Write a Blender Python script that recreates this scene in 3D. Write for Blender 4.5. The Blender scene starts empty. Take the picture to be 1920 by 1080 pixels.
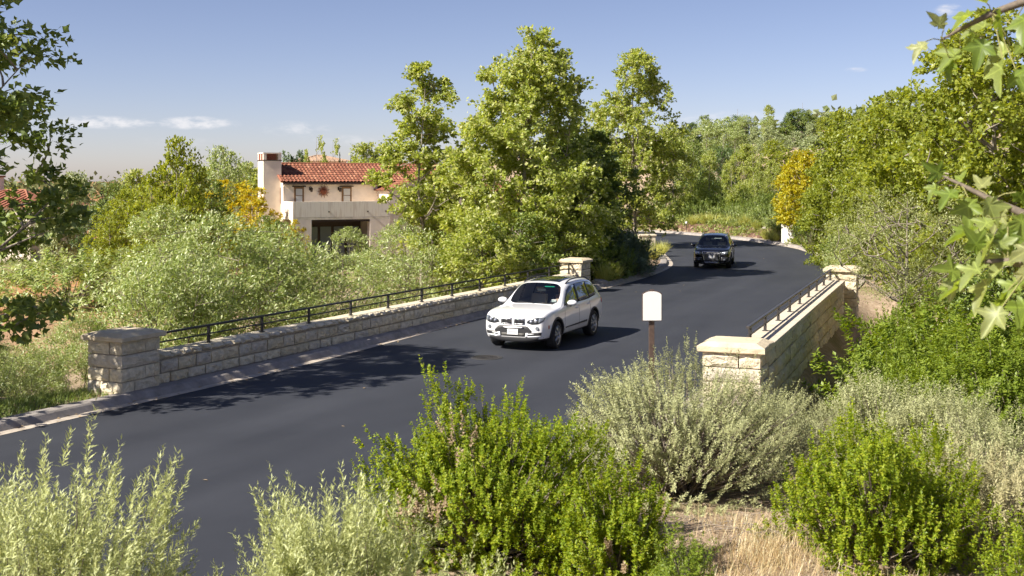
import bpy, bmesh, math, random
import numpy as np
from mathutils import Vector, Matrix, noise
from mathutils.bvhtree import BVHTree

sc = bpy.context.scene
C = sc.collection
R = math.radians

# ---------------------------------------------------------------- camera
EYE = 4.6                       # camera height above the road surface (m)
cam = bpy.data.cameras.new('camera')
cam.sensor_width = 36.0
cam.lens = 40.3
cam.shift_y = -0.1042
cam.clip_start = 0.1
cam.clip_end = 20000
cam.dof.use_dof = True
cam.dof.focus_distance = 34.0
cam.dof.aperture_fstop = 6.3
co = bpy.data.objects.new('camera', cam)
co.location = (0, 0, EYE)
co.rotation_euler = (R(90), 0, 0)
C.objects.link(co)
sc.camera = co

# ---------------------------------------------------------------- sky and sun
SUN_TO = Vector((-0.88, -0.475, 0.0)).normalized()
SUN_EL = R(41)
to_sun = Vector((SUN_TO.x * math.cos(SUN_EL), SUN_TO.y * math.cos(SUN_EL), math.sin(SUN_EL)))
w = bpy.data.worlds.new('World')
sc.world = w
w.use_nodes = True
nt = w.node_tree
nt.nodes.clear()
N = nt.nodes.new
L = nt.links.new
out = N('ShaderNodeOutputWorld')
bg = N('ShaderNodeBackground')
sky = N('ShaderNodeTexSky')
sky.sky_type = 'NISHITA'
sky.sun_disc = False
sky.sun_elevation = SUN_EL
sky.sun_rotation = math.atan2(SUN_TO.x, SUN_TO.y)
sky.altitude = 60
sky.air_density = 0.7
sky.dust_density = 0.5
sky.ozone_density = 1.0
bg.inputs['Strength'].default_value = 0.057
# small fair-weather clouds low over the horizon
tc = N('ShaderNodeTexCoord')
sep = N('ShaderNodeSeparateXYZ')
L(tc.outputs['Generated'], sep.inputs[0])
def wmath(op, a, b=None, c=None):
    n = N('ShaderNodeMath'); n.operation = op
    for i, v in enumerate((a, b, c)):
        if v is None: continue
        if isinstance(v, (int, float)): n.inputs[i].default_value = v
        else: L(v, n.inputs[i])
    return n.outputs[0]
az = wmath('ARCTAN2', sep.outputs[0], sep.outputs[1])
el = wmath('ARCSINE', sep.outputs[2])
comb = N('ShaderNodeCombineXYZ')
L(wmath('MULTIPLY', az, 1.0), comb.inputs[0]); L(wmath('MULTIPLY', el, 2.6), comb.inputs[1])
nz = N('ShaderNodeTexNoise'); nz.inputs['Scale'].default_value = 62; nz.inputs['Detail'].default_value = 6; nz.inputs['Roughness'].default_value = 0.62
L(comb.outputs[0], nz.inputs['Vector'])
nz2 = N('ShaderNodeTexNoise'); nz2.inputs['Scale'].default_value = 9; nz2.inputs['Detail'].default_value = 3
L(comb.outputs[0], nz2.inputs['Vector'])
total = None
# azimuth, elevation, half width, half height, strength
for a0, e0, wa, we, st in ((-0.345, .0485, .050, .0058, .95), (-0.268, .0490, .036, .0062, .95), (-0.405, .0495, .010, .0050, .7),
                           (-0.43, .0485, .022, .0045, .6), (-0.185, .0450, .034, .0075, .55), (-0.28, .0330, .045, .0050, .30),
                           (-0.14, .0350, .050, .0060, .40), (0.364, .1390, .013, .0055, .75), (0.291, .0930, .011, .0026, .6),
                           (0.19, .0530, .060, .0085, .55), (0.62, .060, .07, .008, .6), (-0.75, .055, .08, .008, .7), (1.3, .06, .1, .01, .6), (-1.6, .07, .12, .012, .6), (2.6, .06, .12, .01, .6)):
    dx = wmath('DIVIDE', wmath('SUBTRACT', az, a0), wa)
    dy = wmath('DIVIDE', wmath('SUBTRACT', el, e0), we)
    d2 = wmath('ADD', wmath('MULTIPLY', dx, dx), wmath('MULTIPLY', dy, dy))
    m = wmath('MULTIPLY', wmath('MAXIMUM', wmath('SUBTRACT', 1.25, d2), 0.0), st)
    total = m if total is None else wmath('ADD', total, m)
edge = wmath('MULTIPLY', total, wmath('MULTIPLY', wmath('SUBTRACT', nz.outputs[0], 0.30), 2.6))
rmp = N('ShaderNodeMapRange'); rmp.interpolation_type = 'SMOOTHSTEP'
rmp.inputs['From Min'].default_value = 0.05; rmp.inputs['From Max'].default_value = 0.95
L(edge, rmp.inputs['Value'])
mixc = N('ShaderNodeMixRGB')
L(wmath('MULTIPLY', rmp.outputs[0], 0.8), mixc.inputs[0])
tint = N('ShaderNodeMixRGB'); tint.blend_type = 'MULTIPLY'; tint.inputs[0].default_value = 1; tint.inputs[2].default_value = (1.073, .934, 1.0, 1)
L(sky.outputs[0], tint.inputs[1])
L(tint.outputs[0], mixc.inputs[1])
mixc.inputs[2].default_value = (7.4, 7.3, 7.5, 1)
L(mixc.outputs[0], bg.inputs['Color'])
L(bg.outputs[0], out.inputs[0])

sun = bpy.data.lights.new('sun', 'SUN')
sun.energy = 4.6
sun.angle = R(0.53)
sun.color = (1.0, 0.93, 0.82)
so = bpy.data.objects.new('sun', sun)
so.rotation_euler = (-to_sun).to_track_quat('-Z', 'Y').to_euler()
so.location = (-40, -20, 60)
C.objects.link(so)
sc.view_settings.view_transform = 'Standard'
sc.view_settings.look = 'None'
sc.view_settings.gamma = 1.0
sc.view_settings.exposure = 1.15
sc.cycles.max_bounces = 6
sc.cycles.diffuse_bounces = 4
sc.cycles.glossy_bounces = 2
sc.cycles.transmission_bounces = 3
sc.cycles.adaptive_threshold = 0.03
sc.cycles.transparent_max_bounces = 6
sc.cycles.caustics_reflective = False
sc.cycles.caustics_refractive = False

# ---------------------------------------------------------------- materials
MATS = {}
LEAF_GAIN = 1.85
def newmat(name):
    m = bpy.data.materials.new(name); m.use_nodes = True
    t = m.node_tree; t.nodes.clear()
    o = t.nodes.new('ShaderNodeOutputMaterial')
    return m, t, o
def pm(name, col, rough=.6, metal=0.0, nscale=0, namt=.25, bump=0, bscale=None, coat=0, spec=.5, col2=None):
    """procedural principled material: colour broken up by noise, optional bump"""
    if name in MATS: return MATS[name]
    m, t, o = newmat(name)
    b = t.nodes.new('ShaderNodeBsdfPrincipled')
    b.inputs['Roughness'].default_value = rough
    b.inputs['Metallic'].default_value = metal
    b.inputs['Coat Weight'].default_value = coat
    b.inputs['Coat Roughness'].default_value = .04
    b.inputs['Specular IOR Level'].default_value = spec
    c = (*col, 1)
    if nscale:
        tcn = t.nodes.new('ShaderNodeTexCoord')
        n = t.nodes.new('ShaderNodeTexNoise'); n.inputs['Scale'].default_value = nscale; n.inputs['Detail'].default_value = 6; n.inputs['Roughness'].default_value = .65
        t.links.new(tcn.outputs['Object'], n.inputs['Vector'])
        r = t.nodes.new('ShaderNodeValToRGB')
        r.color_ramp.elements[0].position = .32; r.color_ramp.elements[1].position = .70
        c2 = col2 or tuple(max(0, x * (1 - namt)) for x in col)
        c1 = tuple(min(1, x * (1 + namt * .6)) for x in col) if not col2 else col
        r.color_ramp.elements[0].color = (*c2, 1); r.color_ramp.elements[1].color = (*c1, 1)
        t.links.new(n.outputs[0], r.inputs[0])
        t.links.new(r.outputs[0], b.inputs['Base Color'])
        if bump:
            n2 = t.nodes.new('ShaderNodeTexNoise'); n2.inputs['Scale'].default_value = bscale or nscale * 4; n2.inputs['Detail'].default_value = 8
            t.links.new(tcn.outputs['Object'], n2.inputs['Vector'])
            bp = t.nodes.new('ShaderNodeBump'); bp.inputs['Strength'].default_value = bump; bp.inputs['Distance'].default_value = .03
            t.links.new(n2.outputs[0], bp.inputs['Height']); t.links.new(bp.outputs[0], b.inputs['Normal'])
    else:
        b.inputs['Base Color'].default_value = c
    t.links.new(b.outputs[0], o.inputs[0])
    MATS[name] = m
    return m
def leafmat(name, cols, trans=.35, gloss=.05, rough=.45):
    """foliage: each leaf takes its own tone from a ramp; part of the light passes through"""
    if name in MATS: return MATS[name]
    cols = [tuple(min(.62, c * LEAF_GAIN) for c in q) for q in cols]
    m, t, o = newmat(name)
    g = t.nodes.new('ShaderNodeNewGeometry')
    r = t.nodes.new('ShaderNodeValToRGB')
    e = r.color_ramp.elements
    e[0].position = 0; e[0].color = (*cols[0], 1); e[1].position = 1; e[1].color = (*cols[-1], 1)
    for i, c in enumerate(cols[1:-1]):
        x = e.new((i + 1) / (len(cols) - 1)); x.color = (*c, 1)
    t.links.new(g.outputs['Random Per Island'], r.inputs[0])
    d = t.nodes.new('ShaderNodeBsdfDiffuse'); tr = t.nodes.new('ShaderNodeBsdfTranslucent'); gl = t.nodes.new('ShaderNodeBsdfGlossy')
    gl.inputs['Roughness'].default_value = rough; gl.inputs['Color'].default_value = (.8, .85, .8, 1)
    hs = t.nodes.new('ShaderNodeHueSaturation'); hs.inputs['Hue'].default_value = .485; hs.inputs['Saturation'].default_value = 1.1; hs.inputs['Value'].default_value = 1.35
    t.links.new(r.outputs[0], d.inputs[0]); t.links.new(r.outputs[0], hs.inputs['Color']); t.links.new(hs.outputs[0], tr.inputs[0])
    m1 = t.nodes.new('ShaderNodeMixShader'); m1.inputs[0].default_value = trans
    m2 = t.nodes.new('ShaderNodeMixShader'); m2.inputs[0].default_value = gloss
    t.links.new(d.outputs[0], m1.inputs[1]); t.links.new(tr.outputs[0], m1.inputs[2])
    t.links.new(m1.outputs[0], m2.inputs[1]); t.links.new(gl.outputs[0], m2.inputs[2])
    t.links.new(m2.outputs[0], o.inputs[0])
    MATS[name] = m
    return m
def glassmat(name, tint, refl=.10):
    if name in MATS: return MATS[name]
    m, t, o = newmat(name)
    tr = t.nodes.new('ShaderNodeBsdfTransparent'); tr.inputs[0].default_value = (*tint, 1)
    gl = t.nodes.new('ShaderNodeBsdfGlossy'); gl.inputs['Roughness'].default_value = .02
    fr = t.nodes.new('ShaderNodeFresnel'); fr.inputs[0].default_value = 1.5
    ad = t.nodes.new('ShaderNodeMath'); ad.operation = 'ADD'; ad.inputs[1].default_value = refl - .04; ad.use_clamp = True
    t.links.new(fr.outputs[0], ad.inputs[0])
    mx = t.nodes.new('ShaderNodeMixShader')
    t.links.new(ad.outputs[0], mx.inputs[0]); t.links.new(tr.outputs[0], mx.inputs[1]); t.links.new(gl.outputs[0], mx.inputs[2])
    t.links.new(mx.outputs[0], o.inputs[0])
    MATS[name] = m
    return m

# ---------------------------------------------------------------- object helpers
def tag(o, label=None, cat=None, group=None, kind=None):
    if label: o['label'] = label
    if cat: o['category'] = cat
    if group: o['group'] = group
    if kind: o['kind'] = kind
    return o
def empty(name, loc=(0, 0, 0), rz=0, sc_=1.0):
    o = bpy.data.objects.new(name, None)
    o.empty_display_size = .2
    o.location = loc; o.rotation_euler = (0, 0, rz)
    o.scale = (sc_,) * 3 if isinstance(sc_, (int, float)) else sc_
    C.objects.link(o)
    return o
def link(name, me, mat=None, parent=None):
    if mat is not None and not me.materials: me.materials.append(mat)
    o = bpy.data.objects.new(name, me)
    C.objects.link(o)
    if parent is not None: o.parent = parent
    return o
def np_mesh(name, V, F, smooth=False):
    """V (n,3); F (m,k) one face size, or a list of such arrays"""
    me = bpy.data.meshes.new(name)
    Fs = F if isinstance(F, list) else [F]
    Fs = [np.asarray(f, dtype=np.int32) for f in Fs if len(f)]
    nl = sum(f.size for f in Fs); nf = sum(len(f) for f in Fs)
    me.vertices.add(len(V)); me.vertices.foreach_set('co', np.asarray(V, dtype=np.float32).ravel())
    me.loops.add(nl); me.loops.foreach_set('vertex_index', np.concatenate([f.ravel() for f in Fs]))
    me.polygons.add(nf)
    tot = np.concatenate([np.full(len(f), f.shape[1], dtype=np.int32) for f in Fs])
    st = np.concatenate([[0], np.cumsum(tot)[:-1]]).astype(np.int32)
    me.polygons.foreach_set('loop_start', st)
    me.polygons.foreach_set('loop_total', tot)
    me.polygons.foreach_set('use_smooth', np.full(nf, smooth))
    me.update(calc_edges=True)
    return me
class MB:
    """collects plain faces for one mesh"""
    def __init__(s): s.v = []; s.f = []
    def add(s, V, F):
        o = len(s.v); s.v += [tuple(p) for p in V]; s.f += [tuple(i + o for i in f) for f in F]; return s
    def box(s, a, b, M=None):
        (x0, y0, z0), (x1, y1, z1) = a, b
        V = [Vector(p) for p in ((x0, y0, z0), (x1, y0, z0), (x1, y1, z0), (x0, y1, z0), (x0, y0, z1), (x1, y0, z1), (x1, y1, z1), (x0, y1, z1))]
        if M is not None: V = [M @ p for p in V]
        return s.add(V, ((0, 3, 2, 1), (4, 5, 6, 7), (0, 1, 5, 4), (1, 2, 6, 5), (2, 3, 7, 6), (3, 0, 4, 7)))
    def tube(s, pts, rad, n=8, cap=True):
        pts = [Vector(p) for p in pts]
        if isinstance(rad, (int, float)): rad = [rad] * len(pts)
        V = []; F = []
        for i, p in enumerate(pts):
            d = (pts[min(i + 1, len(pts) - 1)] - pts[max(i - 1, 0)]).normalized()
            a = d.orthogonal().normalized() if abs(d.z) > .95 else Vector((0, 0, 1)).cross(d).normalized()
            b = d.cross(a)
            V += [p + (a * math.cos(t) + b * math.sin(t)) * rad[i] for t in (2 * math.pi * k / n + math.pi / n for k in range(n))]
        for i in range(len(pts) - 1):
            for k in range(n):
                k2 = (k + 1) % n
                F.append((i * n + k, i * n + k2, (i + 1) * n + k2, (i + 1) * n + k))
        if cap:
            F.append(tuple(reversed(range(n)))); F.append(tuple(range((len(pts) - 1) * n, len(pts) * n)))
        return s.add(V, F)
    def lathe(s, prof, axis='z', n=24, M=None):
        V = []; F = []
        for r, h in prof:
            for k in range(n):
                t = 2 * math.pi * k / n; c, q = r * math.cos(t), r * math.sin(t)
                p = Vector((c, q, h)) if axis == 'z' else Vector((c, h, q))
                V.append(M @ p if M is not None else p)
        for i in range(len(prof) - 1):
            for k in range(n):
                k2 = (k + 1) % n
                F.append((i * n + k, i * n + k2, (i + 1) * n + k2, (i + 1) * n + k))
        return s.add(V, F)
    def prism(s, poly, z0, z1, M=None):
        n = len(poly)
        V = [Vector((x, y, z0)) for x, y in poly] + [Vector((x, y, z1)) for x, y in poly]
        if M is not None: V = [M @ p for p in V]
        F = [tuple(reversed(range(n))), tuple(range(n, 2 * n))] + [(i, (i + 1) % n, n + (i + 1) % n, n + i) for i in range(n)]
        return s.add(V, F)
    def mesh(s, name, smooth=False):
        me = bpy.data.meshes.new(name); me.from_pydata([tuple(p) for p in s.v], [], s.f)
        if smooth: me.polygons.foreach_set('use_smooth', [True] * len(me.polygons))
        me.update(); return me
    def build(s, name, mat, parent=None, smooth=False, bevel=0, segs=2):
        me = s.mesh(name, smooth)
        if bevel:
            bm = bmesh.new(); bm.from_mesh(me); bmesh.ops.remove_doubles(bm, verts=bm.verts, dist=1e-5)
            bmesh.ops.bevel(bm, geom=[e for e in bm.edges if len(e.link_faces) == 2 and e.calc_face_angle(0) > .5], offset=bevel, segments=segs, affect='EDGES', profile=.6)
            bm.to_mesh(me); bm.free()
        return link(name, me, mat, parent)

# ---------------------------------------------------------------- road and terrain layout
def crom(P, step=1.0):
    """Catmull-Rom through P, resampled evenly"""
    P = np.array(P, float)
    Q = np.vstack([2 * P[0] - P[1], P, 2 * P[-1] - P[-2]])
    o = []
    for i in range(1, len(Q) - 2):
        t = np.linspace(0, 1, 30, endpoint=False)[:, None]
        a, b, c, d = Q[i - 1], Q[i], Q[i + 1], Q[i + 2]
        o.append(.5 * (2 * b + (c - a) * t + (2 * a - 5 * b + 4 * c - d) * t * t + (3 * b - a - 3 * c + d) * t ** 3))
    o = np.vstack(o + [P[-1:]])
    s = np.concatenate([[0], np.cumsum(np.linalg.norm(np.diff(o, axis=0), axis=1))])
    return o, s
def resample(P, n):
    o, s = crom(P)
    u = np.linspace(0, s[-1], n)
    return np.stack([np.interp(u, s, o[:, 0]), np.interp(u, s, o[:, 1])], 1)
KL = [(-24, -10), (-17, 5), (-13.2, 12.8), (-9.2, 20.7), (-5.25, 28.4), (-1.0, 38.3), (3.55, 48), (6.5, 54.8), (8.7, 62), (9.5, 69), (9.9, 77), (9.9, 86), (8, 94), (2.5, 101), (-8, 107), (-24, 112), (-50, 116)]
KR = [(-14, -14), (-7.6, 0), (-4.5, 7), (-2.0, 12), (.6, 17), (3.1, 22.2), (7.9, 34), (12.6, 46.5), (14.7, 52), (16.4, 58), (18.1, 66), (19.3, 74), (19.5, 80), (18.5, 87.5), (15.8, 97), (11.8, 104.5), (3, 112), (-9, 117.5), (-25, 122), (-50, 126)]
NR = 260
EL, ER = resample(KL, NR), resample(KR, NR)
_t = np.gradient(EL, axis=0); _t /= np.linalg.norm(_t, axis=1)[:, None]
EL = EL + np.stack([-_t[:, 1], _t[:, 0]], 1) * .28        # surveyed line is the gutter edge
def offset_line(E, d):
    t = np.gradient(E, axis=0); t /= np.linalg.norm(t, axis=1)[:, None]
    n = np.stack([t[:, 1], -t[:, 0]], 1)        # to the right of travel
    return E + n * d
def seg_dist(P, E):
    best = np.full(len(P), 1e9)
    for a, b in zip(E[:-1], E[1:]):
        ab = b - a
        t = np.clip(((P - a) @ ab) / (ab @ ab), 0, 1)
        d = np.hypot(P[:, 0] - a[0] - t * ab[0], P[:, 1] - a[1] - t * ab[1])
        best = np.minimum(best, d)
    return best
def inside(P, poly):
    x, y = P[:, 0], P[:, 1]; c = np.zeros(len(P), bool)
    j = len(poly) - 1
    for i in range(len(poly)):
        xi, yi = poly[i]; xj, yj = poly[j]
        if yi != yj:
            k = ((yi > y) != (yj > y)) & (x < (xj - xi) * (y - yi) / (yj - yi) + xi)
            c ^= k
        j = i
    return c
ROADPOLY = np.vstack([EL[::3], ER[::-3]])
CTRL = np.array([
 (0,0,2.95),(-3.4,3,2.2),(-2.4,6,1.75),(-1.2,7,1.7),(0,9,1.6),(2,8.5,1.85),(3,9,1.75),(5,9,1.7),(2,11.5,1.45),(4.5,14,.9),(6,14,.9),(2.5,17,.5),(3.8,20,.25),(5.2,20.5,.1),(4,0,3.1),(8,3,2.8),
 (6.6,23,-1.0),(8,26,-1.5),(7.2,24.5,-1.3),(10,29.5,-.9),(12,35,-1.4),(10.4,30,.45),(9.4,27.6,-1.2),(10,34,-1.2),(13.8,40,-1.0),(15.5,45,.05),(16.5,47,.1),(18,52,.1),(20,35,.6),(11,20,.7),(12,12,1.5),(20,20,2),(20,62,.5),(24,72,.9),(28,90,1.2),(25,110,1.4),
 (16,112,.8),(22,100,.8),(24,122,2.4),(40,150,9),(20,150,7),(60,200,13),(60,100,7),(40,60,4),(30,40,2.2),(10,200,9),(4,125,1.5),(-10,140,0),(6,150,5),
 (-10.5,22,.05),(-12.5,24,-.2),(-15,18,.1),(-18,26,-1),(-9.5,30,-1.5),(-5.6,37,-2.2),(-9,36,-2.3),(-.5,47,-1.6),(-4,48,-2),(-2,55,-1.2),(2.5,58,-.4),(5.6,58,.15),(6.8,66,.15),(7,80,.2),(-10,66,-1),(-10,76,-1),(-15,74,-1),(-4,72,-.9),(2,80,-.6),
 (-20,45,-3),(-30,70,-3.4),(-18,60,-2),(-30,100,-3.6),(-50,100,-3),(-45,60,-4.4),(-60,40,-4),(-25,35,-3),(-20,130,-2),(-50,200,-4),(-100,300,-6),(-150,150,-5),(100,300,20),(30,320,12),(-20,300,-1),(-300,800,-14),(300,700,30),(0,900,-5),(60,0,6),(60,-60,8),(-60,-40,-2),(0,-60,4)], float)
def gz_free(P):
    z = np.zeros(len(P)); wsum = np.zeros(len(P))
    for cx, cy, cz in CTRL:
        d2 = (P[:, 0] - cx) ** 2 + (P[:, 1] - cy) ** 2
        wt = 1 / (d2 + .6) ** 1.6
        z += wt * cz; wsum += wt
    z /= wsum
    z += .06 * np.sin(P[:, 0] * 1.3 + 1.7 * np.sin(P[:, 1] * .7)) * np.cos(P[:, 1] * 1.1 + P[:, 0] * .4) + .03 * np.sin(P[:, 0] * 3.7 + P[:, 1] * 2.9)
    return z
def smooth01(t):
    t = np.clip(t, 0, 1); return t * t * (3 - 2 * t)
def gz_arr(P):
    z = gz_free(P)
    near = (P[:, 1] < 170) & (P[:, 1] > -30) & (np.abs(P[:, 0]) < 70)
    idx = np.where(near)[0]
    if len(idx):
        Q = P[idx]
        d = np.minimum(seg_dist(Q, EL[::2]), seg_dist(Q, ER[::2]))
        ins = inside(Q, ROADPOLY)
        t = smooth01((d - 1.25) / 1.2)
        zz = .10 * (1 - t) + z[idx] * t
        # the kerb stands before the soil: the earth behind it lies just under its top
        zz = np.where(ins, -.35, np.where(d < .45, -.25 , zz))
        z[idx] = zz
    return z
def gz(x, y): return float(gz_arr(np.array([[x, y]], float))[0])
def at(px, py, Y):
    """world point seen at photo pixel (px, py) at depth Y: used to survey the place"""
    return Vector(((px - 960) / 2150 * Y, Y, EYE - (py - 340) / 2150 * Y))
def xat(px, Y): return (px - 960) / 2150 * Y
def zat(py, Y): return EYE - (py - 340) / 2150 * Y

# ================================================================ SETTING
def terrain_material():
    m, t, o = newmat('terrain_soil')
    b = t.nodes.new('ShaderNodeBsdfPrincipled'); b.inputs['Roughness'].default_value = .95; b.inputs['Specular IOR Level'].default_value = .1
    tcn = t.nodes.new('ShaderNodeTexCoord')
    def nz(s, d=6, rg=.6):
        n = t.nodes.new('ShaderNodeTexNoise'); n.inputs['Scale'].default_value = s; n.inputs['Detail'].default_value = d; n.inputs['Roughness'].default_value = rg
        t.links.new(tcn.outputs['Object'], n.inputs['Vector']); return n.outputs[0]
    def ramp(src, stops):
        r = t.nodes.new('ShaderNodeValToRGB'); e = r.color_ramp.elements
        e[0].position, e[0].color = stops[0][0], (*stops[0][1], 1); e[1].position, e[1].color = stops[-1][0], (*stops[-1][1], 1)
        for p, c in stops[1:-1]: x = e.new(p); x.color = (*c, 1)
        t.links.new(src, r.inputs[0]); return r.outputs[0]
    soil = ramp(nz(5, 10, .7), [(.3, (.24, .175, .115)), (.5, (.36, .27, .185)), (.72, (.48, .38, .275))])
    earth = ramp(nz(.6, 8), [(.3, (.30, .15, .070)), (.6, (.40, .22, .11)), (.8, (.40, .29, .16))])
    dry = ramp(nz(9, 8, .75), [(.3, (.10, .10, .04)), (.55, (.22, .19, .08)), (.75, (.33, .27, .14))])
    def mix(f, a, c):
        x = t.nodes.new('ShaderNodeMixRGB'); t.links.new(f, x.inputs[0]); t.links.new(a, x.inputs[1]); t.links.new(c, x.inputs[2]); return x.outputs[0]
    def mr(src, a, c):
        x = t.nodes.new('ShaderNodeMapRange'); x.inputs['From Min'].default_value = a; x.inputs['From Max'].default_value = c; t.links.new(src, x.inputs['Value']); return x.outputs[0]
    sep = t.nodes.new('ShaderNodeSeparateXYZ'); t.links.new(tcn.outputs['Object'], sep.inputs[0])
    far = mr(sep.outputs[1], 40, 62)
    left = mr(sep.outputs[0], -10, -20)
    fl = t.nodes.new('ShaderNodeMath'); fl.operation = 'MULTIPLY'; t.links.new(far, fl.inputs[0]); t.links.new(left, fl.inputs[1])
    c = mix(fl.outputs[0], soil, earth)
    c = mix(mr(nz(.23, 5), .50, .62), c, dry)
    t.links.new(c, b.inputs['Base Color'])
    bp = t.nodes.new('ShaderNodeBump'); bp.inputs['Strength'].default_value = .8; bp.inputs['Distance'].default_value = .06
    t.links.new(nz(14, 8, .7), bp.inputs['Height']); t.links.new(bp.outputs[0], b.inputs['Normal'])
    t.links.new(b.outputs[0], o.inputs[0])
    return m
def geo(a, b, s0, g):
    o = [a]; s = s0
    while o[-1] < b: o.append(o[-1] + s); s *= g
    return o
xs = [-x for x in geo(26, 7000, 1.2, 1.22)][::-1] + list(np.arange(-25.2, 30, .48)) + geo(30.5, 7000, 1.2, 1.22)
ys = [-y for y in geo(8, 400, 1.2, 1.4)][::-1] + list(np.arange(-7, 64, .48)) + geo(64.5, 130, .7, 1.01) + geo(132, 9000, 2.5, 1.14)
XX, YY = np.meshgrid(np.array(xs), np.array(ys))
PT = np.stack([XX.ravel(), YY.ravel()], 1)
ZT = gz_arr(PT)
nx, ny = len(xs), len(ys)
ii = (np.arange(ny - 1)[:, None] * nx + np.arange(nx - 1)[None, :]).ravel()
me = np_mesh('terrain', np.column_stack([PT, ZT]), np.stack([ii, ii + 1, ii + nx + 1, ii + nx], 1), smooth=True)
tag(link('terrain', me, terrain_material()), kind='structure')

def ribbon(name, A, B, za, zb, mat, kind='structure', parent=None):
    n = len(A)
    V = np.vstack([np.column_stack([A, np.full(n, za)]), np.column_stack([B, np.full(n, zb)])])
    i = np.arange(n - 1)
    me = np_mesh(name, V, np.stack([i, n + i, n + i + 1, i + 1], 1), smooth=True)
    o = link(name, me, mat, parent)
    if kind: tag(o, kind=kind)
    return o
def asphalt():
    m, t, o = newmat('asphalt')
    b = t.nodes.new('ShaderNodeBsdfPrincipled'); b.inputs['Specular IOR Level'].default_value = .35
    tcn = t.nodes.new('ShaderNodeTexCoord')
    a1 = t.nodes.new('ShaderNodeAttribute'); a1.attribute_name = 'across'
    a2 = t.nodes.new('ShaderNodeAttribute'); a2.attribute_name = 'along'
    def mth(op, x, y):
        q = t.nodes.new('ShaderNodeMath'); q.operation = op
        for k_, v_ in enumerate((x, y)):
            if isinstance(v_, (int, float)): q.inputs[k_].default_value = v_
            else: t.links.new(v_, q.inputs[k_])
        return q.outputs[0]
    mp = t.nodes.new('ShaderNodeCombineXYZ')
    t.links.new(mth('MULTIPLY', a1.outputs['Fac'], 9.0), mp.inputs[0]); t.links.new(mth('MULTIPLY', a2.outputs['Fac'], .09), mp.inputs[1])
    # wheel tracks: two per lane, worn a little paler
    trk = mth('POWER', mth('ABSOLUTE', mth('SINE', mth('MULTIPLY', mth('ADD', a1.outputs['Fac'], .035), 4 * math.pi), 0), 0), 3.0)
    def nz(vec, s, d=6, rg=.6):
        n = t.nodes.new('ShaderNodeTexNoise'); n.inputs['Scale'].default_value = s; n.inputs['Detail'].default_value = d; n.inputs['Roughness'].default_value = rg
        t.links.new(vec, n.inputs['Vector']); return n.outputs[0]
    streak = nz(mp.outputs[0], 1.1, 5)
    patch_ = nz(tcn.outputs['Object'], .35, 4)
    fine = nz(tcn.outputs['Object'], 120, 3, .8)
    ad = t.nodes.new('ShaderNodeMath'); ad.operation = 'MULTIPLY_ADD'; ad.inputs[1].default_value = .45
    t.links.new(streak, ad.inputs[0])
    ad2 = t.nodes.new('ShaderNodeMath'); ad2.operation = 'MULTIPLY_ADD'; ad2.inputs[1].default_value = .42; t.links.new(patch_, ad2.inputs[0])
    m3 = t.nodes.new('ShaderNodeMath'); m3.operation = 'MULTIPLY'; m3.inputs[1].default_value = .28; t.links.new(fine, m3.inputs[0])
    t.links.new(m3.outputs[0], ad2.inputs[2]); t.links.new(ad2.outputs[0], ad.inputs[2])
    r = t.nodes.new('ShaderNodeValToRGB'); e = r.color_ramp.elements
    e[0].position = .36; e[0].color = (.0182, .0208, .0285, 1); e[1].position = .78; e[1].color = (.039, .0425, .053, 1)
    wn_ = mth('ADD', ad.outputs[0], mth('MULTIPLY', mth('SUBTRACT', trk, .4), .07))
    t.links.new(wn_, r.inputs[0]); t.links.new(r.outputs[0], b.inputs['Base Color'])
    b.inputs['Roughness'].default_value = .78
    bp = t.nodes.new('ShaderNodeBump'); bp.inputs['Strength'].default_value = .35; bp.inputs['Distance'].default_value = .01
    t.links.new(fine, bp.inputs['Height']); t.links.new(bp.outputs[0], b.inputs['Normal'])
    t.links.new(b.outputs[0], o.inputs[0])
    return m
# road: ribbon kerb to kerb with some columns so that it stays smooth round the bend
cols = 8
Vr = np.vstack([np.column_stack([EL * (1 - k / cols) + ER * (k / cols), np.zeros(NR)]) for k in range(cols + 1)])
Fr = []
for k in range(cols):
    i = np.arange(NR - 1); a = k * NR
    Fr.append(np.stack([a + i, a + NR + i, a + NR + i + 1, a + i + 1], 1))
road_me = np_mesh('road', Vr, np.vstack(Fr), True)
at_ = road_me.attributes.new('across', 'FLOAT', 'POINT'); at_.data.foreach_set('value', np.repeat(np.linspace(0, 1, cols + 1), NR).astype(np.float32))
al_ = road_me.attributes.new('along', 'FLOAT', 'POINT'); al_.data.foreach_set('value', np.tile(np.linspace(0, 1, NR) * 190, cols + 1).astype(np.float32))
tag(link('road', road_me, asphalt()), kind='structure')

CONC = pm('kerb_concrete', (.30, .27, .245), .85, nscale=2.2, namt=.35, bump=.3, bscale=60)
GUTT = pm('gutter_concrete', (.46, .40, .33), .85, nscale=3.1, namt=.35, bump=.2, bscale=60)
WALK = pm('walk_grit', (.26, .21, .155), .9, nscale=7, namt=.4, bump=.5, bscale=90)
def kerb(name, E, sgn):
    prof = [(-.02, -.2), (0.0, .018), (.09, .13), (.13, .158), (.17, .165), (.42, .165), (.44, .15), (.52, -.25)]
    rows = [np.column_stack([offset_line(E, sgn * d), np.full(len(E), z)]) for d, z in prof]
    n = len(E); i = np.arange(n - 1); F = []
    for k in range(len(prof) - 1):
        q = np.stack([k * n + i, (k + 1) * n + i, (k + 1) * n + i + 1, k * n + i + 1], 1)
        F.append(q if sgn > 0 else q[:, ::-1])
    tag(link(name, np_mesh(name, np.vstack(rows), np.vstack(F)), CONC), kind='structure')
    g = ribbon(name.replace('kerb', 'gutter'), offset_line(E, -sgn * .22) if sgn > 0 else E, E if sgn > 0 else offset_line(E, -sgn * .22), .006 if sgn > 0 else .016, .016 if sgn > 0 else .006, GUTT)
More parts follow.
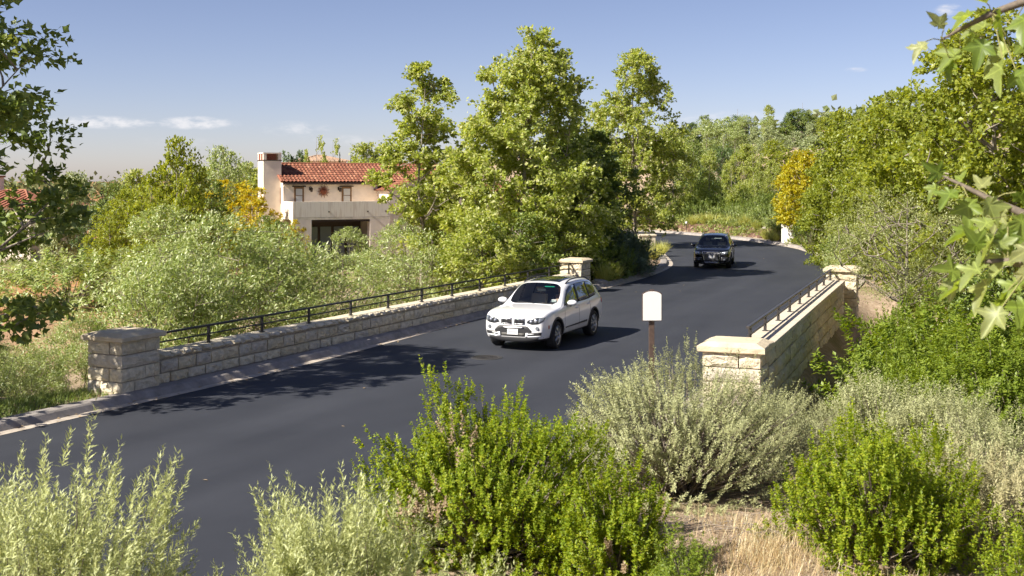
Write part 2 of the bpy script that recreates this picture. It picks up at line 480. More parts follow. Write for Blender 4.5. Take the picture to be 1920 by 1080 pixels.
kerb('kerb_left', EL, -1)
kerb('kerb_right', ER, 1)

# ---------------------------------------------------------------- rock-faced stones
def stone_mesh(seed, nxs=6, nzs=4, rough=.12, edge=.16):
    """unit block -.5..+.5, rough face towards -y (front), 50-odd triangles"""
    rng = random.Random(seed)
    V = []; F = []
    for j in range(nzs + 1):
        for i in range(nxs + 1):
            x, z = i / nxs - .5, j / nzs - .5
            rim = i in (0, nxs) or j in (0, nzs)
            y = -.5 + (edge * rng.uniform(.7, 1.3) if rim else rng.uniform(-rough, rough) + .02)
            if rim: x *= .985; z *= .975
            else: x += rng.uniform(-.04, .04); z += rng.uniform(-.06, .06)
            V.append((x, y, z))
    W = nxs + 1
    for j in range(nzs):
        for i in range(nxs):
            a = j * W + i
            if rng.random() < .5: F += [(a, a + 1, a + W + 1), (a, a + W + 1, a + W)]
            else: F += [(a, a + 1, a + W), (a + 1, a + W + 1, a + W)]
    b = len(V)
    V += [(-.49, .5, -.48), (.49, .5, -.48), (.49, .5, .48), (-.49, .5, .48)]
    c00, c10, c01, c11 = 0, nxs, nzs * W, nzs * W + nxs
    F += [(b + 1, b, b + 3, b + 2)]
    F += [tuple([b] + [b + 1] + [c10 - k for k in range(nxs + 1)])]                 # bottom
    F += [tuple([b + 2, b + 3] + [c01 + k for k in range(nxs + 1)])]               # top
    F += [tuple([b + 3, b] + [k * W for k in range(nzs + 1)])]                      # left
    F += [tuple([b + 1, b + 2] + [c11 - k * W for k in range(nzs + 1)])]           # right
    me = bpy.data.meshes.new('stone'); me.from_pydata(V, [], F); me.update()
    return me
def stone_mat(name, c1, c2, c3):
    m, t, o = newmat(name)
    b = t.nodes.new('ShaderNodeBsdfPrincipled'); b.inputs['Roughness'].default_value = .9; b.inputs['Specular IOR Level'].default_value = .2
    oi = t.nodes.new('ShaderNodeObjectInfo')
    r = t.nodes.new('ShaderNodeValToRGB'); e = r.color_ramp.elements
    e[0].color = (*c1, 1); e[1].color = (*c3, 1); x = e.new(.5); x.color = (*c2, 1)
    t.links.new(oi.outputs['Random'], r.inputs[0])
    tcn = t.nodes.new('ShaderNodeNewGeometry')
    n = t.nodes.new('ShaderNodeTexNoise'); n.inputs['Scale'].default_value = 7; n.inputs['Detail'].default_value = 9; n.inputs['Roughness'].default_value = .7
    t.links.new(tcn.outputs['Position'], n.inputs['Vector'])
    mr = t.nodes.new('ShaderNodeMapRange'); mr.inputs['From Min'].default_value = .3; mr.inputs['From Max'].default_value = .7; mr.inputs['To Min'].default_value = .70; mr.inputs['To Max'].default_value = 1.15
    t.links.new(n.outputs[0], mr.inputs['Value'])
    mx = t.nodes.new('ShaderNodeMixRGB'); mx.blend_type = 'MULTIPLY'; mx.inputs[0].default_value = 1
    t.links.new(r.outputs[0], mx.inputs[1]); t.links.new(mr.outputs[0], mx.inputs[2]); t.links.new(mx.outputs[0], b.inputs['Base Color'])
    n2 = t.nodes.new('ShaderNodeTexNoise'); n2.inputs['Scale'].default_value = 30; n2.inputs['Detail'].default_value = 8
    t.links.new(tcn.outputs['Position'], n2.inputs['Vector'])
    bp = t.nodes.new('ShaderNodeBump'); bp.inputs['Strength'].default_value = .6; bp.inputs['Distance'].default_value = .03
    t.links.new(n2.outputs[0], bp.inputs['Height']); t.links.new(bp.outputs[0], b.inputs['Normal'])
    t.links.new(b.outputs[0], o.inputs[0])
    return m
ST = stone_mat('sandstone', (.62, .53, .36), (.74, .65, .47), (.58, .52, .42))
MORTAR = pm('mortar', (.42, .36, .29), .95, nscale=12, namt=.3)
CAPM = pm('cast_cap_stone', (.62, .52, .36), .85, nscale=3, namt=.22, bump=.5, bscale=22)
STONES = [stone_mesh(i) for i in range(10)]
ROUNDS = [stone_mesh(50 + i, 4, 3, .06, .2) for i in range(5)]
for s in STONES + ROUNDS: s.materials.append(ST)
srng = random.Random(5)
def stone(parent, M0, x, z, wd, ht, dp, yface, meshes=None, name='stone'):
    """block in the frame M0 (x along the wall, -y the face), face at yface"""
    o = bpy.data.objects.new(name, srng.choice(meshes or STONES)); C.objects.link(o)
    o.parent = parent
    flip = srng.choice((1, 1)) 
    o.location = M0 @ Vector((x, yface + dp / 2 + srng.uniform(-.012, .012), z))
    o.rotation_euler = (0, 0, math.atan2(M0[1][0], M0[0][0]) + srng.uniform(-.008, .008))
    o.scale = (wd, dp, ht)
    return o
def frame(p, d):
    """matrix: local x along d on the ground, -y to the right-hand... face side"""
    a = math.atan2(d[1], d[0])
    return Matrix.Translation(Vector((p[0], p[1], 0))) @ Matrix.Rotation(a, 4, 'Z')
def course(parent, M0, x0, x1, z0, ht, dp, yface, lo, hi, gap=.022, meshes=None, first=0):
    x = x0; k = 0
    while x < x1 - .05:
        L_ = srng.uniform(lo, hi) * (.5 if (k == 0 and first) else 1)
        if x1 - (x + L_) < lo * .55: L_ = x1 - x
        stone(parent, M0, x + L_ / 2, z0 + ht / 2, L_ - gap, ht - gap, dp, yface, meshes)
        x += L_; k += 1
BLACK = pm('rail_black_paint', (.018, .018, .02), .45, nscale=40, namt=.3)
BROWNRAIL = pm('rail_bronze_paint', (.045, .04, .038), .4, nscale=40, namt=.3)

def pillar(center, d, wx, wy, z0, ztop, label, faces, cap_over=.09, cap_h=.17, courses=4):
    """free-standing pier; local x along the wall"""
    P = empty('stone_pillar', (center[0], center[1], z0)); tag(P, label, 'pillar', 'stone pillars ending the bridge walls')
    M = Matrix.Rotation(math.atan2(d[1], d[0]), 4, 'Z')
    H = ztop - cap_h - z0
    MB().box((-wx / 2 + .07, -wy / 2 + .07, -.9), (wx / 2 - .07, wy / 2 - .07, H - .01), M).build('core', MORTAR, P)
    ch = H / courses
    for a, w_, dd in faces:        # a: rotation of the face, w_: its width, dd: half depth to it
        Mf = M @ Matrix.Rotation(a, 4, 'Z')
        for c in range(-1, courses):
            off = (c % 2)
            if off: parts = [(-w_ / 2, w_ * .12), (w_ * .12, w_ / 2)]
            else: parts = [(-w_ / 2, -w_ * .14), (-w_ * .14, w_ / 2)]
            if (c + int(a * 2)) % 3 == 2: parts = [(-w_ / 2, w_ / 2)]
            for p, q in parts:
                stone(P, Mf, (p + q) / 2, c * ch + ch / 2, q - p - .015, ch - .018, .16, -dd)
    # weathered cap slab with sloping top
    bm = bmesh.new()
    ax, ay = wx / 2 + cap_over, wy / 2 + cap_over
    n = 8
    rng = random.Random(int(center[0] * 10))
    def ringv(sx, sy, z, jit):
        vs = []
        for k in range(4 * n):
            s, t = divmod(k, n); u = t / n * 2 - 1
            x, y = ((u, -1), (1, u), (-u, 1), (-1, -u))[s]
            vs.append(bm.verts.new(M @ Vector((x * sx + rng.uniform(-jit, jit), y * sy + rng.uniform(-jit, jit), z + rng.uniform(-jit, jit)))))
        return vs
    rings = [ringv(ax - .03, ay - .03, H, .003), ringv(ax, ay, H + .02, .005), ringv(ax, ay, H + cap_h * .58, .006), ringv(ax - .015, ay - .015, H + cap_h * .64, .005), ringv(ax * .72, ay * .72, H + cap_h, .003)]
    for r0, r1 in zip(rings[:-1], rings[1:]):
        for k in range(4 * n): bm.faces.new((r0[k], r0[(k + 1) % (4 * n)], r1[(k + 1) % (4 * n)], r1[k]))
    bm.faces.new(rings[-1]); bm.faces.new(rings[0][::-1])
    me = bpy.data.meshes.new('cap'); bm.to_mesh(me); bm.free()
    link('cap', me, CAPM, P)
    return P
PI = math.pi
# ---- left parapet
LA, LB = Vector((-8.30, 24.75)), Vector((2.55, 47.6))
ld = (LB - LA).normalized(); LLEN = (LB - LA).length
ML = frame(LA, ld)
# left wall road face: local -y is to the right of the direction of travel
pillar(LA - ld * .1, ld, 1.15, .98, .10, 1.40, 'stone pillar with tilted slab cap at the near end of the railed wall, grass beside it', [(0, 1.15, .49), (-PI / 2, .98, .575), (PI / 2, .98, .575)])
pillar(LB + ld * .2, ld, 1.0, .95, .10, 1.40, 'stone pillar beside the white car, half covered by tree leaves', [(0, 1.05, .49), (-PI / 2, .98, .525), (PI / 2, .98, .525)])
WLFT = empty('parapet_wall', (0, 0, 0)); tag(WLFT, 'low rock-faced sandstone wall along the far kerb behind the white car', 'wall', 'stone walls of the bridge')
MB().box((.45, -.20, -3.4), (LLEN - .3, .26, .735), ML).build('core', MORTAR, WLFT)
course(WLFT, ML, .46, LLEN - .32, .06, .30, .22, -.30, .42, .72)
course(WLFT, ML, .46, LLEN - .32, .36, .285, .22, -.30, .36, .68, first=1)
course(WLFT, ML, .46, LLEN - .32, .645, .155, .64, -.33, .26, .42, meshes=ROUNDS)
def railing(name, label, M, x0, x1, y, zw, ztop, mats, spacing, pr, rr):
    P = empty(name, (0, 0, 0)); tag(P, label, 'railing', 'metal railings on the bridge walls')
    n = int((x1 - x0) / spacing)
    for i in range(n + 1):
        x = x0 + .25 + i * (x1 - x0 - .5) / n
        MB().box((x - pr, y - pr, zw - .06), (x + pr, y + pr, ztop - rr), M).build('post', mats, P)
        MB().box((x - pr * 2, y - pr * 2, zw - .003), (x + pr * 2, y + pr * 2, zw + .012), M).build('base_plate', mats, P)
    MB().box((x0, y - rr * 1.25, ztop - rr), (x1, y + rr * 1.25, ztop + rr * .8), M).build('top_rail', mats, P, bevel=.008)
    zm = zw + (ztop - zw) * .50
    MB().box((x0, y - rr * .7, zm - rr * .6), (x1, y + rr * .7, zm + rr * .6), M).build('mid_rail', mats, P)
railing('metal_railing', 'black two-bar metal railing on the wall behind the white car', ML, .35, LLEN - .25, .0, .80, 1.20, BLACK, 2.0, .028, .026)
# pavement strip between kerb and wall
i0 = np.where((EL[:, 1] > 24.4) & (EL[:, 1] < 47.5))[0]
Ek = offset_line(EL, -.5)[i0]
Ew = np.array([[*(LA + ld * t - Vector((-ld.y, ld.x)) * .26)] for t in np.linspace(-.2, LLEN + .1, len(i0))])
ribbon('pavement', Ew, Ek, .150, .134, WALK)

# ---- right parapet (we look at its outer face)
RA = Vector((4.82, 22.15)); rd = Vector((.363, .932)).normalized()
RLEN = 17.2
# frame whose -y faces outwards (to the right of travel)
MR = frame(RA, rd)
pillar(RA + rd * .48 - Vector((rd.y, -rd.x)) * .58, rd, 1.0, 1.16, .10, 1.45, 'broad cream-capped stone pillar at the near end of the retaining wall', [(0, 1.0, .58), (-PI / 2, 1.16, .5), (PI / 2, 1.16, .5), (PI, 1.0, .58)], cap_over=.08, cap_h=.2)
pillar(RA + rd * (RLEN + .75) - Vector((rd.y, -rd.x)) * .12, rd, 1.0, 1.0, .10, 1.72, 'cream-capped stone pillar beyond the bronze railing, twigs hanging over it', [(0, 1.0, .5), (-PI / 2, 1.0, .5)], cap_over=.09, courses=5)
WR = empty('retaining_wall', (0, 0, 0)); tag(WR, 'tall rough-stone retaining wall in shade dropping to the green shrubs', 'wall', 'stone walls of the bridge')
MB().box((.95, .07, -3.6), (RLEN, .56, 1.20), MR).build('core', MORTAR, WR)
ch = .335
for k in range(10):
    z0 = 1.20 - (k + 1) * ch
    course(WR, MR, 1.0 if k < 4 else .2, RLEN, z0, ch, .2, -.02, .62, 1.05, first=k % 2)
# smooth coping slabs
COP = pm('coping_concrete', (.60, .52, .40), .8, nscale=3, namt=.2, bump=.25, bscale=40)
x = .97
while x < RLEN - .2:
    L_ = min(1.83, RLEN - x)
    MB().box((x, -.035, 1.205), (x + L_ - .012, .60, 1.30), MR).build('coping_slab', COP, WR, bevel=.015)
    x += L_
railing('metal_railing', 'bronze two-bar metal railing on the retaining wall coping', MR, 1.0, RLEN + .1, .43, 1.30, 1.64, BROWNRAIL, 1.95, .03, .028)
# verge paving between right kerb and wall
ir = np.where((ER[:, 1] > 22.6) & (ER[:, 1] < 39.2))[0]
Ewr = np.array([[*(RA + rd * t - Vector((rd.y, -rd.x)) * .60)] for t in np.linspace(.6, RLEN + .2, len(ir))])
ribbon('pavement_right', offset_line(ER, .5)[ir], Ewr, .134, .150, GUTT)
# narrow light paving outside the bend
ib = np.where((ER[:, 1] > 39.2) & (ER[:, 1] < 121) & (ER[:, 0] > -20))[0]
ribbon('pavement_bend', offset_line(ER, .5)[ib], offset_line(ER, 1.25)[ib], .134, .148, pm('bend_paving', (.34, .29, .235), .9, nscale=3, namt=.35))

# ---- manhole cover in the road
mp_ = at(913, 671, 0); MX, MY = -.66, 29.9
mh = empty('manhole_cover', (MX, MY, 0)); tag(mh, 'round cast iron manhole cover set in the asphalt before the white car', 'manhole cover')
IRON = pm('cast_iron', (.04, .036, .034), .6, .3, nscale=30, namt=.5)
MB().lathe([(.0, .012), (.33, .012), (.34, .004)], n=36).build('cover_plate', IRON, mh)
MB().lathe([(.345, .004), (.35, .014), (.41, .014), (.425, .003)], n=36).build('frame_ring', pm('manhole_ring', (.032, .031, .031), .8, nscale=20, namt=.4), mh)
studs = MB()
for ix in range(-7, 8):
    for iy in range(-7, 8):
        if ix * ix + iy * iy < 40: studs.box((ix * .048 - .013, iy * .048 - .013, .0115), (ix * .048 + .013, iy * .048 + .013, .018))
tag(studs.build('tread_pattern', IRON, mh), kind='stuff')

# ---- blank sign on a post
SX, SY = xat(1222.5, 22.4), 22.4
sg = empty('sign', (SX, SY, gz(SX, SY))); tag(sg, 'blank white arched-top sign board on a brown square post', 'sign')
g0 = gz(SX, SY)
zt, zb = zat(545, SY) - g0, zat(602, SY) - g0
hw = .195
def arch(hw, zb, zt, sag=.06, n=12):
    return [(-hw, zb), (hw, zb)] + [(hw * u, zt - sag * abs(u) ** 2.6) for u in np.linspace(1, -1, n)]
MX90 = Matrix.Rotation(R(90), 4, 'X')
WOODM = pm('brown_painted_wood', (.085, .055, .042), .6, nscale=14, namt=.35)
MB().prism(arch(hw, zb, zt), -.02, .02, Matrix.Rotation(R(2), 4, 'Z') @ MX90).build('backboard', WOODM, sg)
MB().prism(arch(hw - .014, zb + .014, zt - .012), .0205, .026, Matrix.Rotation(R(2), 4, 'Z') @ MX90).build('face_panel', pm('white_sign_face', (.80, .79, .76), .4), sg)
MB().box((-.052, .022, -.4), (.052, .12, zb + .3)).build('post', WOODM, sg, bevel=.006)
MB().box((-.04, -.015, zt - .006), (.04, .02, zt + .02)).build('top_knob', WOODM, sg)

# ================================================================ HOUSES
STUC = pm('cream_stucco', (.84, .73, .61), .9, nscale=1.6, namt=.12, bump=.15, bscale=50)
STUCB = pm('stained_balcony_stucco', (.75, .67, .54), .9, nscale=2.2, namt=.25, bump=.15, bscale=50)
WOOD = pm('window_wood', (.22, .12, .045), .6, nscale=9, namt=.3)
DARKW = pm('dark_timber', (.05, .032, .022), .7, nscale=9, namt=.3)
PANE = pm('window_glass', (.16, .19, .21), .08, spec=.8)
BLIND = pm('window_blind', (.55, .55, .52), .7)
TILE = None
def tile_mat():
    m, t, o = newmat('clay_tile')
    b = t.nodes.new('ShaderNodeBsdfPrincipled'); b.inputs['Roughness'].default_value = .85
    g = t.nodes.new('ShaderNodeNewGeometry')
    r = t.nodes.new('ShaderNodeValToRGB'); e = r.color_ramp.elements
    e[0].color = (.17, .055, .030, 1); e[1].color = (.36, .17, .10, 1)
    for p, c in ((.35, (.24, .085, .048, 1)), (.7, (.29, .11, .06, 1))): x = e.new(p); x.color = c
    t.links.new(g.outputs['Random Per Island'], r.inputs[0]); t.links.new(r.outputs[0], b.inputs['Base Color'])
    t.links.new(b.outputs[0], o.inputs[0]); return m
TILE = tile_mat()
TILE_PALE = pm('weathered_far_tile', (.40, .27, .18), .9, nscale=2, namt=.35)
FASC = pm('fascia_brown', (.07, .045, .035), .7)
def tiles(P0, ex, ey, wid, run, pitch_w=.24, course=.36, r=.075):
    """barrel tiles over a slope: origin P0 (eave corner), ex along eave, ey up the slope"""
    ex, ey = Vector(ex), Vector(ey); nn = ex.cross(ey).normalized()
    V = []; F = []
    nu, nv = max(2, int(wid / pitch_w)), max(2, int(run / course))
    pw, pc = wid / nu, run / nv
    arc = [(math.cos(t), math.sin(t)) for t in np.linspace(math.pi, 0, 5)]
    for i in range(nu):
        for j in range(nv):
            b = len(V)
            for s, up in ((0, .035), (1.12, 0)):
                rr = r * (1.08 if s == 0 else .92)
                for c, q in arc:
                    V.append(P0 + ex * ((i + .5) * pw + c * rr) + ey * ((j + s) * pc) + nn * (q * rr + up))
            for k in range(4): F.append((b + k, b + k + 1, b + 5 + k + 1, b + 5 + k))
            # pan tile between
            b = len(V)
            for s, up in ((0, .028), (1.1, 0)):
                for c in (0, .35, .65, 1): V.append(P0 + ex * ((i + c + .0) * pw) + ey * ((j + s) * pc) + nn * (up + .012 + (.02 if c in (0, 1) else 0)))
            for k in range(3): F.append((b + k, b + k + 1, b + 4 + k + 1, b + 4 + k))
    return V, F
def add_tiles(parent, name, *slopes, **kw):
    V = []; F = []
    for s in slopes:
        v, f = tiles(*s, **kw); o = len(V); V += v; F += [tuple(i + o for i in q) for q in f]
    o = link(name, np_mesh(name, np.array([tuple(p) for p in V]), np.array(F)), TILE, parent)
    tag(o, kind='stuff'); return o
class Frame:
    def __init__(s, X, Y, a, parent): s.M = Matrix.Rotation(a, 4, 'Z'); s.P = parent
    def box(s, a, b, name, mat, parent=None, bevel=0): return MB().box(a, b, s.M).build(name, mat, parent or s.P, bevel=bevel)

# ---- main villa: local s along the front, v to the back, z from the road level
HX, HY = xat(530, 72), 72.0
HA = R(25.5)
house = empty('villa', (HX, HY, 0)); tag(house, 'cream stucco villa with red tile roof, balcony and tall chimney behind the trees', 'house')
f = Frame(HX, HY, HA, house); MH = f.M
b = f.box
ZE = zat(338, 72.5); ZR = ZE + 1.02; DEP = 4.6
b((0, .0, -1.6), (6.25, DEP, ZE - .02), 'wall', STUC)                    # main block
for s0 in (0.0,):                                                     # gable ends
    MB().add([MH @ Vector(p) for p in ((0, 0, ZE - .02), (0, DEP, ZE - .02), (0, DEP / 2, ZR - .06), (.25, 0, ZE - .02), (.25, DEP, ZE - .02), (.25, DEP / 2, ZR - .06))],
             ((0, 2, 1), (3, 4, 5), (0, 3, 5, 2), (1, 2, 5, 4))).build('gable', STUC, house)
RW = 11.5
def sv(s, v, z): return MH @ Vector((s, v, z))
ex = MH @ Vector((1, 0, 0)); sl = Vector((0, DEP / 2 + .35, ZR - ZE + .14)); run = sl.length; ey = MH @ sl.normalized()
eyb = MH @ Vector((0, -sl.y, sl.z)).normalized()
rb = MB().add([sv(-.12, -.35, ZE - .14), sv(RW, -.35, ZE - .14), sv(RW, DEP / 2, ZR), sv(-.12, DEP / 2, ZR), sv(-.12, DEP + .35, ZE - .14), sv(RW, DEP + .35, ZE - .14)], ((0, 1, 2, 3), (3, 2, 5, 4)))
roof = rb.build('roof', TILE, house)
add_tiles(roof, 'roof_tiles', (sv(-.12, -.38, ZE - .13), ex, ey, RW + .12, run + .02))
MB().tube([sv(-.14, DEP / 2, ZR + .05), sv(RW, DEP / 2, ZR + .05)], .10, 8).build('ridge_tiles', TILE, roof)
MB().tube([sv(-.14, -.38, ZE - .09), sv(-.14, DEP / 2, ZR + .02)], .085, 8).build('rake_tiles', TILE, roof)
b((-.05, -.42, ZE - .27), (6.2, -.36, ZE - .15), 'gutter', FASC)
b((0, -.36, ZE - .19), (6.2, .0, ZE - .15), 'soffit', DARKW)
MB().tube([sv(.06, -.40, ZE - .2), sv(.03, -.12, ZE - .42), sv(.03, -.06, ZE - .6), sv(.03, -.06, 3.2)], .04, 6).build('downpipe', STUC, house)
# right wing, projecting forward
b((6.25, -2.3, -1.6), (11.3, DEP, ZE - .62), 'wing_wall', STUC)
MB().add([sv(6.25, -2.3, ZE - .62), sv(11.3, -2.3, ZE - .62), sv(8.8, -2.3, ZE + .35), sv(6.25, .4, ZE - .62), sv(11.3, .4, ZE - .62), sv(8.8, .4, ZE + .35)], ((0, 1, 2), (3, 5, 4), (0, 2, 5, 3), (1, 4, 5, 2))).build('wing_gable', STUC, house)
wl = Vector((2.75, 0, 1.05))
add_tiles(roof, 'wing_roof_tiles', (sv(6.0, .9, ZE - .70), MH @ Vector((0, -1, 0)), MH @ wl.normalized(), 3.5, wl.length), (sv(11.6, -2.6, ZE - .70), MH @ Vector((0, 1, 0)), MH @ Vector((-2.75, 0, 1.05)).normalized(), 3.5, wl.length))
# further wing behind the big tree
b((11.3, -.6, -1.6), (16.0, 4, ZE - 1.2), 'low_wing_wall', STUC)
add_tiles(roof, 'low_wing_roof_tiles', (sv(11.4, -1.0, ZE - 1.25), ex, MH @ Vector((0, 2.6, 1.0)).normalized(), 5.0, 2.8))
# chimney
c0, c1, v0, v1 = -1.1, .04, .5, 2.0
ZC = zat(285.5, 71.5)
chm = b((c0, v0, -1.6), (c1, v1, ZC - .52), 'chimney', STUC)
b((c0 - .03, v0 - .03, ZC - .52), (c1 + .03, v1 + .03, ZC - .46), 'band', FASC, chm)
b((c0 - .02, v0 - .02, ZC - .07), (c1 + .02, v1 + .02, ZC), 'top_slab', STUC, chm)
CLAY = pm('chimney_clay', (.34, .10, .05), .85)
for (x0, x1, y0, y1) in ((c0, c0 + .2, v0, v0 + .2), (c1 - .2, c1, v0, v0 + .2), (c0, c0 + .2, v1 - .2, v1), (c1 - .2, c1, v1 - .2, v1)):
    b((x0, y0, ZC - .46), (x1, y1, ZC - .07), 'corner_pier', STUC, chm)
b((c0, (v0 + v1) / 2 - .07, ZC - .46), (c0 + .1, (v0 + v1) / 2 + .07, ZC - .07), 'mid_pier', STUC, chm)
b((c0 + .25, v0 + .25, ZC - .46), (c1 - .25, v1 - .25, ZC - .08), 'flue', DARKW, chm)
lat = MB()
for k in range(-8, 10):
    for sgn in (1, -1):
        p = c0 + .2 + (k + .5) * .1
        q = p + sgn * .39
        lo, hi = max(min(p, q), c0 + .2), min(max(p, q), c1 - .2)
        if hi - lo < .05: continue
        t0, t1 = (lo - p) / (q - p), (hi - p) / (q - p)
        za_, zb_ = ZC - .46 + .39 * t0, ZC - .46 + .39 * t1
        lat.tube([sv(lo, v0 + .06 + .01 * sgn, za_), sv(hi, v0 + .06 + .01 * sgn, zb_)], .018, 4)
lat.build('clay_lattice', CLAY, chm)
lv = MB()
for k in range(5):
    z = ZC - .44 + k * .075
    lv.box((c0 + .02, v0 + .2, z), (c0 + .10, v1 - .2, z + .045), MH)
lv.build('clay_louvre', CLAY, chm)
b((-.02, 0.42, ZE + .12), (.15, 0.5, ZE + .3), 'flue_cover', FASC, chm)
# upper doors behind the balcony
ZB = zat(378.5, 70)      # top of balcony parapet
for s0, s1 in ((.724, 1.35), (3.835, 4.488)):
    zt_, zb_ = zat(350.5, 72.6), ZB - 1.1
    d = b((s0, -.035, zb_), (s1, .05, zt_), 'balcony_door', WOOD)
    for k in range(4):
        h = (zt_ - zb_ - .2) / 4
        b((s0 + .11, -.045, zb_ + .1 + k * h + .02), (s1 - .11, -.02, zb_ + .1 + (k + 1) * h - .02), 'pane', BLIND if k > 0 else PANE, d)
    b((s0 - .12, -.06, zt_), (s1 + .12, .04, zt_ + .06), 'lintel', DARKW, d)
# slim window in the left gable wall
wn = b((-.03, .55 - .1, zat(382, 72)), (.05, .55 + .55, zat(352, 72)), 'window', WOOD)
MB().box((-.045, .52, zat(380, 72)), (-.02, .98, zat(354, 72)), MH).build('pane', PANE, wn)
# lanterns
for s0 in (1.72, 3.60):
    l = MB().box((s0 - .03, -.06, 4.02), (s0 + .03, .02, 4.24), MH).build('lantern_bracket', DARKW, house)
    MB().lathe([(.0, .16), (.10, .10), (.095, .09), (.07, -.12), (.0, -.14)], n=6, M=MH @ Matrix.Translation((s0 + .08, -.17, 4.06))).build('lantern', DARKW, l)
    MB().tube([sv(s0, -.05, 4.2), sv(s0 + .05, -.14, 4.26), sv(s0 + .08, -.17, 4.2)], .018, 5).build('hook', DARKW, l)
# sun ornament
RUST = pm('rusted_sun', (.27, .085, .04), .7, .2, nscale=8, namt=.35)
s0, z0 = 2.62, zat(359, 73)
sun_o = MB()
Ms = MH @ Matrix.Translation((s0, -.06, z0)) @ MX90
sun_o.lathe([(0, .05), (.12, .04), (.19, 0), (.0, -.02)], n=20, M=Ms)
orn = sun_o.build('sun_ornament', RUST, house, smooth=True)
for k in range(22):
    a = 2 * PI * k / 22; r1 = .44 if k % 2 else .34
    p = [(.17 * math.cos(a - .13), .17 * math.sin(a - .13)), (.17 * math.cos(a + .13), .17 * math.sin(a + .13)), (r1 * .75 * math.cos(a + .07), r1 * .75 * math.sin(a + .07)), (r1 * math.cos(a + .02), r1 * math.sin(a + .02)), (r1 * .75 * math.cos(a - .05), r1 * .75 * math.sin(a - .05))]
    MB().prism(p, -.01, .012, Ms).build('ray', RUST, orn)
# balcony
BD = -2.5
zf = zat(412.5, 70.2)
bal = b((0, BD, zf), (6.24, 0, zf + .16), 'balcony', STUCB)
def stained():
    m, t, o = newmat('rain_streaked_stucco')
    bs = t.nodes.new('ShaderNodeBsdfPrincipled'); bs.inputs['Roughness'].default_value = .9
    tcn = t.nodes.new('ShaderNodeTexCoord'); mp = t.nodes.new('ShaderNodeMapping'); mp.inputs['Scale'].default_value = (5.5, 5.5, .5)
    t.links.new(tcn.outputs['Object'], mp.inputs['Vector'])
    n = t.nodes.new('ShaderNodeTexNoise'); n.inputs['Scale'].default_value = 1.6; n.inputs['Detail'].default_value = 4; t.links.new(mp.outputs[0], n.inputs['Vector'])
    r = t.nodes.new('ShaderNodeValToRGB'); e = r.color_ramp.elements
    e[0].position = .36; e[0].color = (.74, .65, .52, 1); e[1].position = .5; e[1].color = (.86, .79, .66, 1)
    t.links.new(n.outputs[0], r.inputs[0]); t.links.new(r.outputs[0], bs.inputs['Base Color']); t.links.new(bs.outputs[0], o.inputs[0]); return m
STAIN = stained()
b((-.0, BD - .002, zf + .163), (6.248, BD + .2, ZB), 'parapet_front', STAIN, bal)
b((-.0, BD + .201, zf + .163), (.2, -.01, ZB), 'parapet_side', STUC, bal)
for s_ in (2.2, 4.7, 5.9): b((s_, BD - .06, zf + .45), (s_ + .09, BD + .02, zf + .52), 'scupper', DARKW, bal)
b((1.0, BD + .05, zf - .14), (6.2, BD + .22, zf - .003), 'beam', DARKW, bal)
# ground floor: pier, dark recess with doors
b((0, BD, -1.6), (1.15, BD + .55, zf - .003), 'pier', STUC)
b((4.9, BD, -1.6), (6.24, BD + .55, zf - .003), 'pier', STUC)
gl_ = b((1.2, -.6, -1.6), (4.9, -.45, zf - .1), 'ground_floor_doors', DARKW)
for k in range(4): b((1.35 + k * .88, -.66, -1.2), (2.05 + k * .88, -.61, zf - .5), 'pane', PANE, gl_)
b((1.9, -.02, ZB - .32), (2.15, .0, ZB + .05), 'vent_cover', pm('white_vent', (.75, .73, .7), .6)) if False else None

def villa(name, X, Y, Z, wd, dp, ht, rz, label, rise=1.0, chim=True, wins=((.2, .5), (.6, .5)), group=None, TILE=TILE):
    P = empty(name, (X, Y, Z), rz); tag(P, label, 'house', group)
    MB().box((-wd / 2, -dp / 2, -3), (wd / 2, dp / 2, ht)).build('wall', STUC, P)
    ov = .45; zr = ht + rise
    a, c = wd / 2 + ov, dp / 2 + ov; rl = max(.3, a - c)
    rf = MB().add([(-a, -c, ht - .02), (a, -c, ht - .02), (a, c, ht - .02), (-a, c, ht - .02), (-rl, 0, zr), (rl, 0, zr)], ((0, 1, 5, 4), (1, 2, 5), (2, 3, 4, 5), (3, 0, 4), (0, 3, 2, 1))).build('roof', TILE, P)
    ridg = MB()
    for p, q in (((-a, -c, ht), (-rl, 0, zr)), ((a, -c, ht), (rl, 0, zr)), ((-rl, 0, zr), (rl, 0, zr)), ((-a, c, ht), (-rl, 0, zr))): ridg.tube([p, q], .09, 6)
    ridg.build('ridge_tiles', TILE, rf)
    # front slope barrels
    bars = MB(); n = int(2 * a / .5)
    for k in range(1, n):
        x = -a + k * 2 * a / n
        t = 1.0 if abs(x) <= rl else (a - abs(x)) / (a - rl)
        bars.tube([(x, -c, ht + .02), (x, -c + c * t, ht + .02 + (zr - ht) * t)], .07, 4, cap=False)
    tag(bars.build('roof_tiles', TILE, rf), kind='stuff')
    if chim:
        cm = MB().box((-wd * .32, 0, ht), (-wd * .32 + .8, .9, zr + 1.1)).build('chimney', STUC, P)
        MB().box((-wd * .32 - .1, -.1, zr + 1.102), (-wd * .32 + .9, 1.0, zr + 1.25)).build('chimney_cap', TILE, cm)
    for u, hgt in wins:
        x = -wd / 2 + wd * u
        wn = MB().box((x - .5, -dp / 2 - .04, ht - .5 - 1.3), (x + .5, -dp / 2 + .05, ht - .5)).build('window', WOOD, P)
        MB().box((x - .4, -dp / 2 - .055, ht - 1.7), (x + .4, -dp / 2 - .03, ht - .6)).build('pane', PANE, wn)
    return P
villa('villa', xat(30, 98), 98, zat(440, 98), 9, 7, 2.5, R(-18), 'low white house with red tiled hip roof at the left edge, seen through sycamore branches', 1.3, True, ((.3, .5), (.62, .5)))
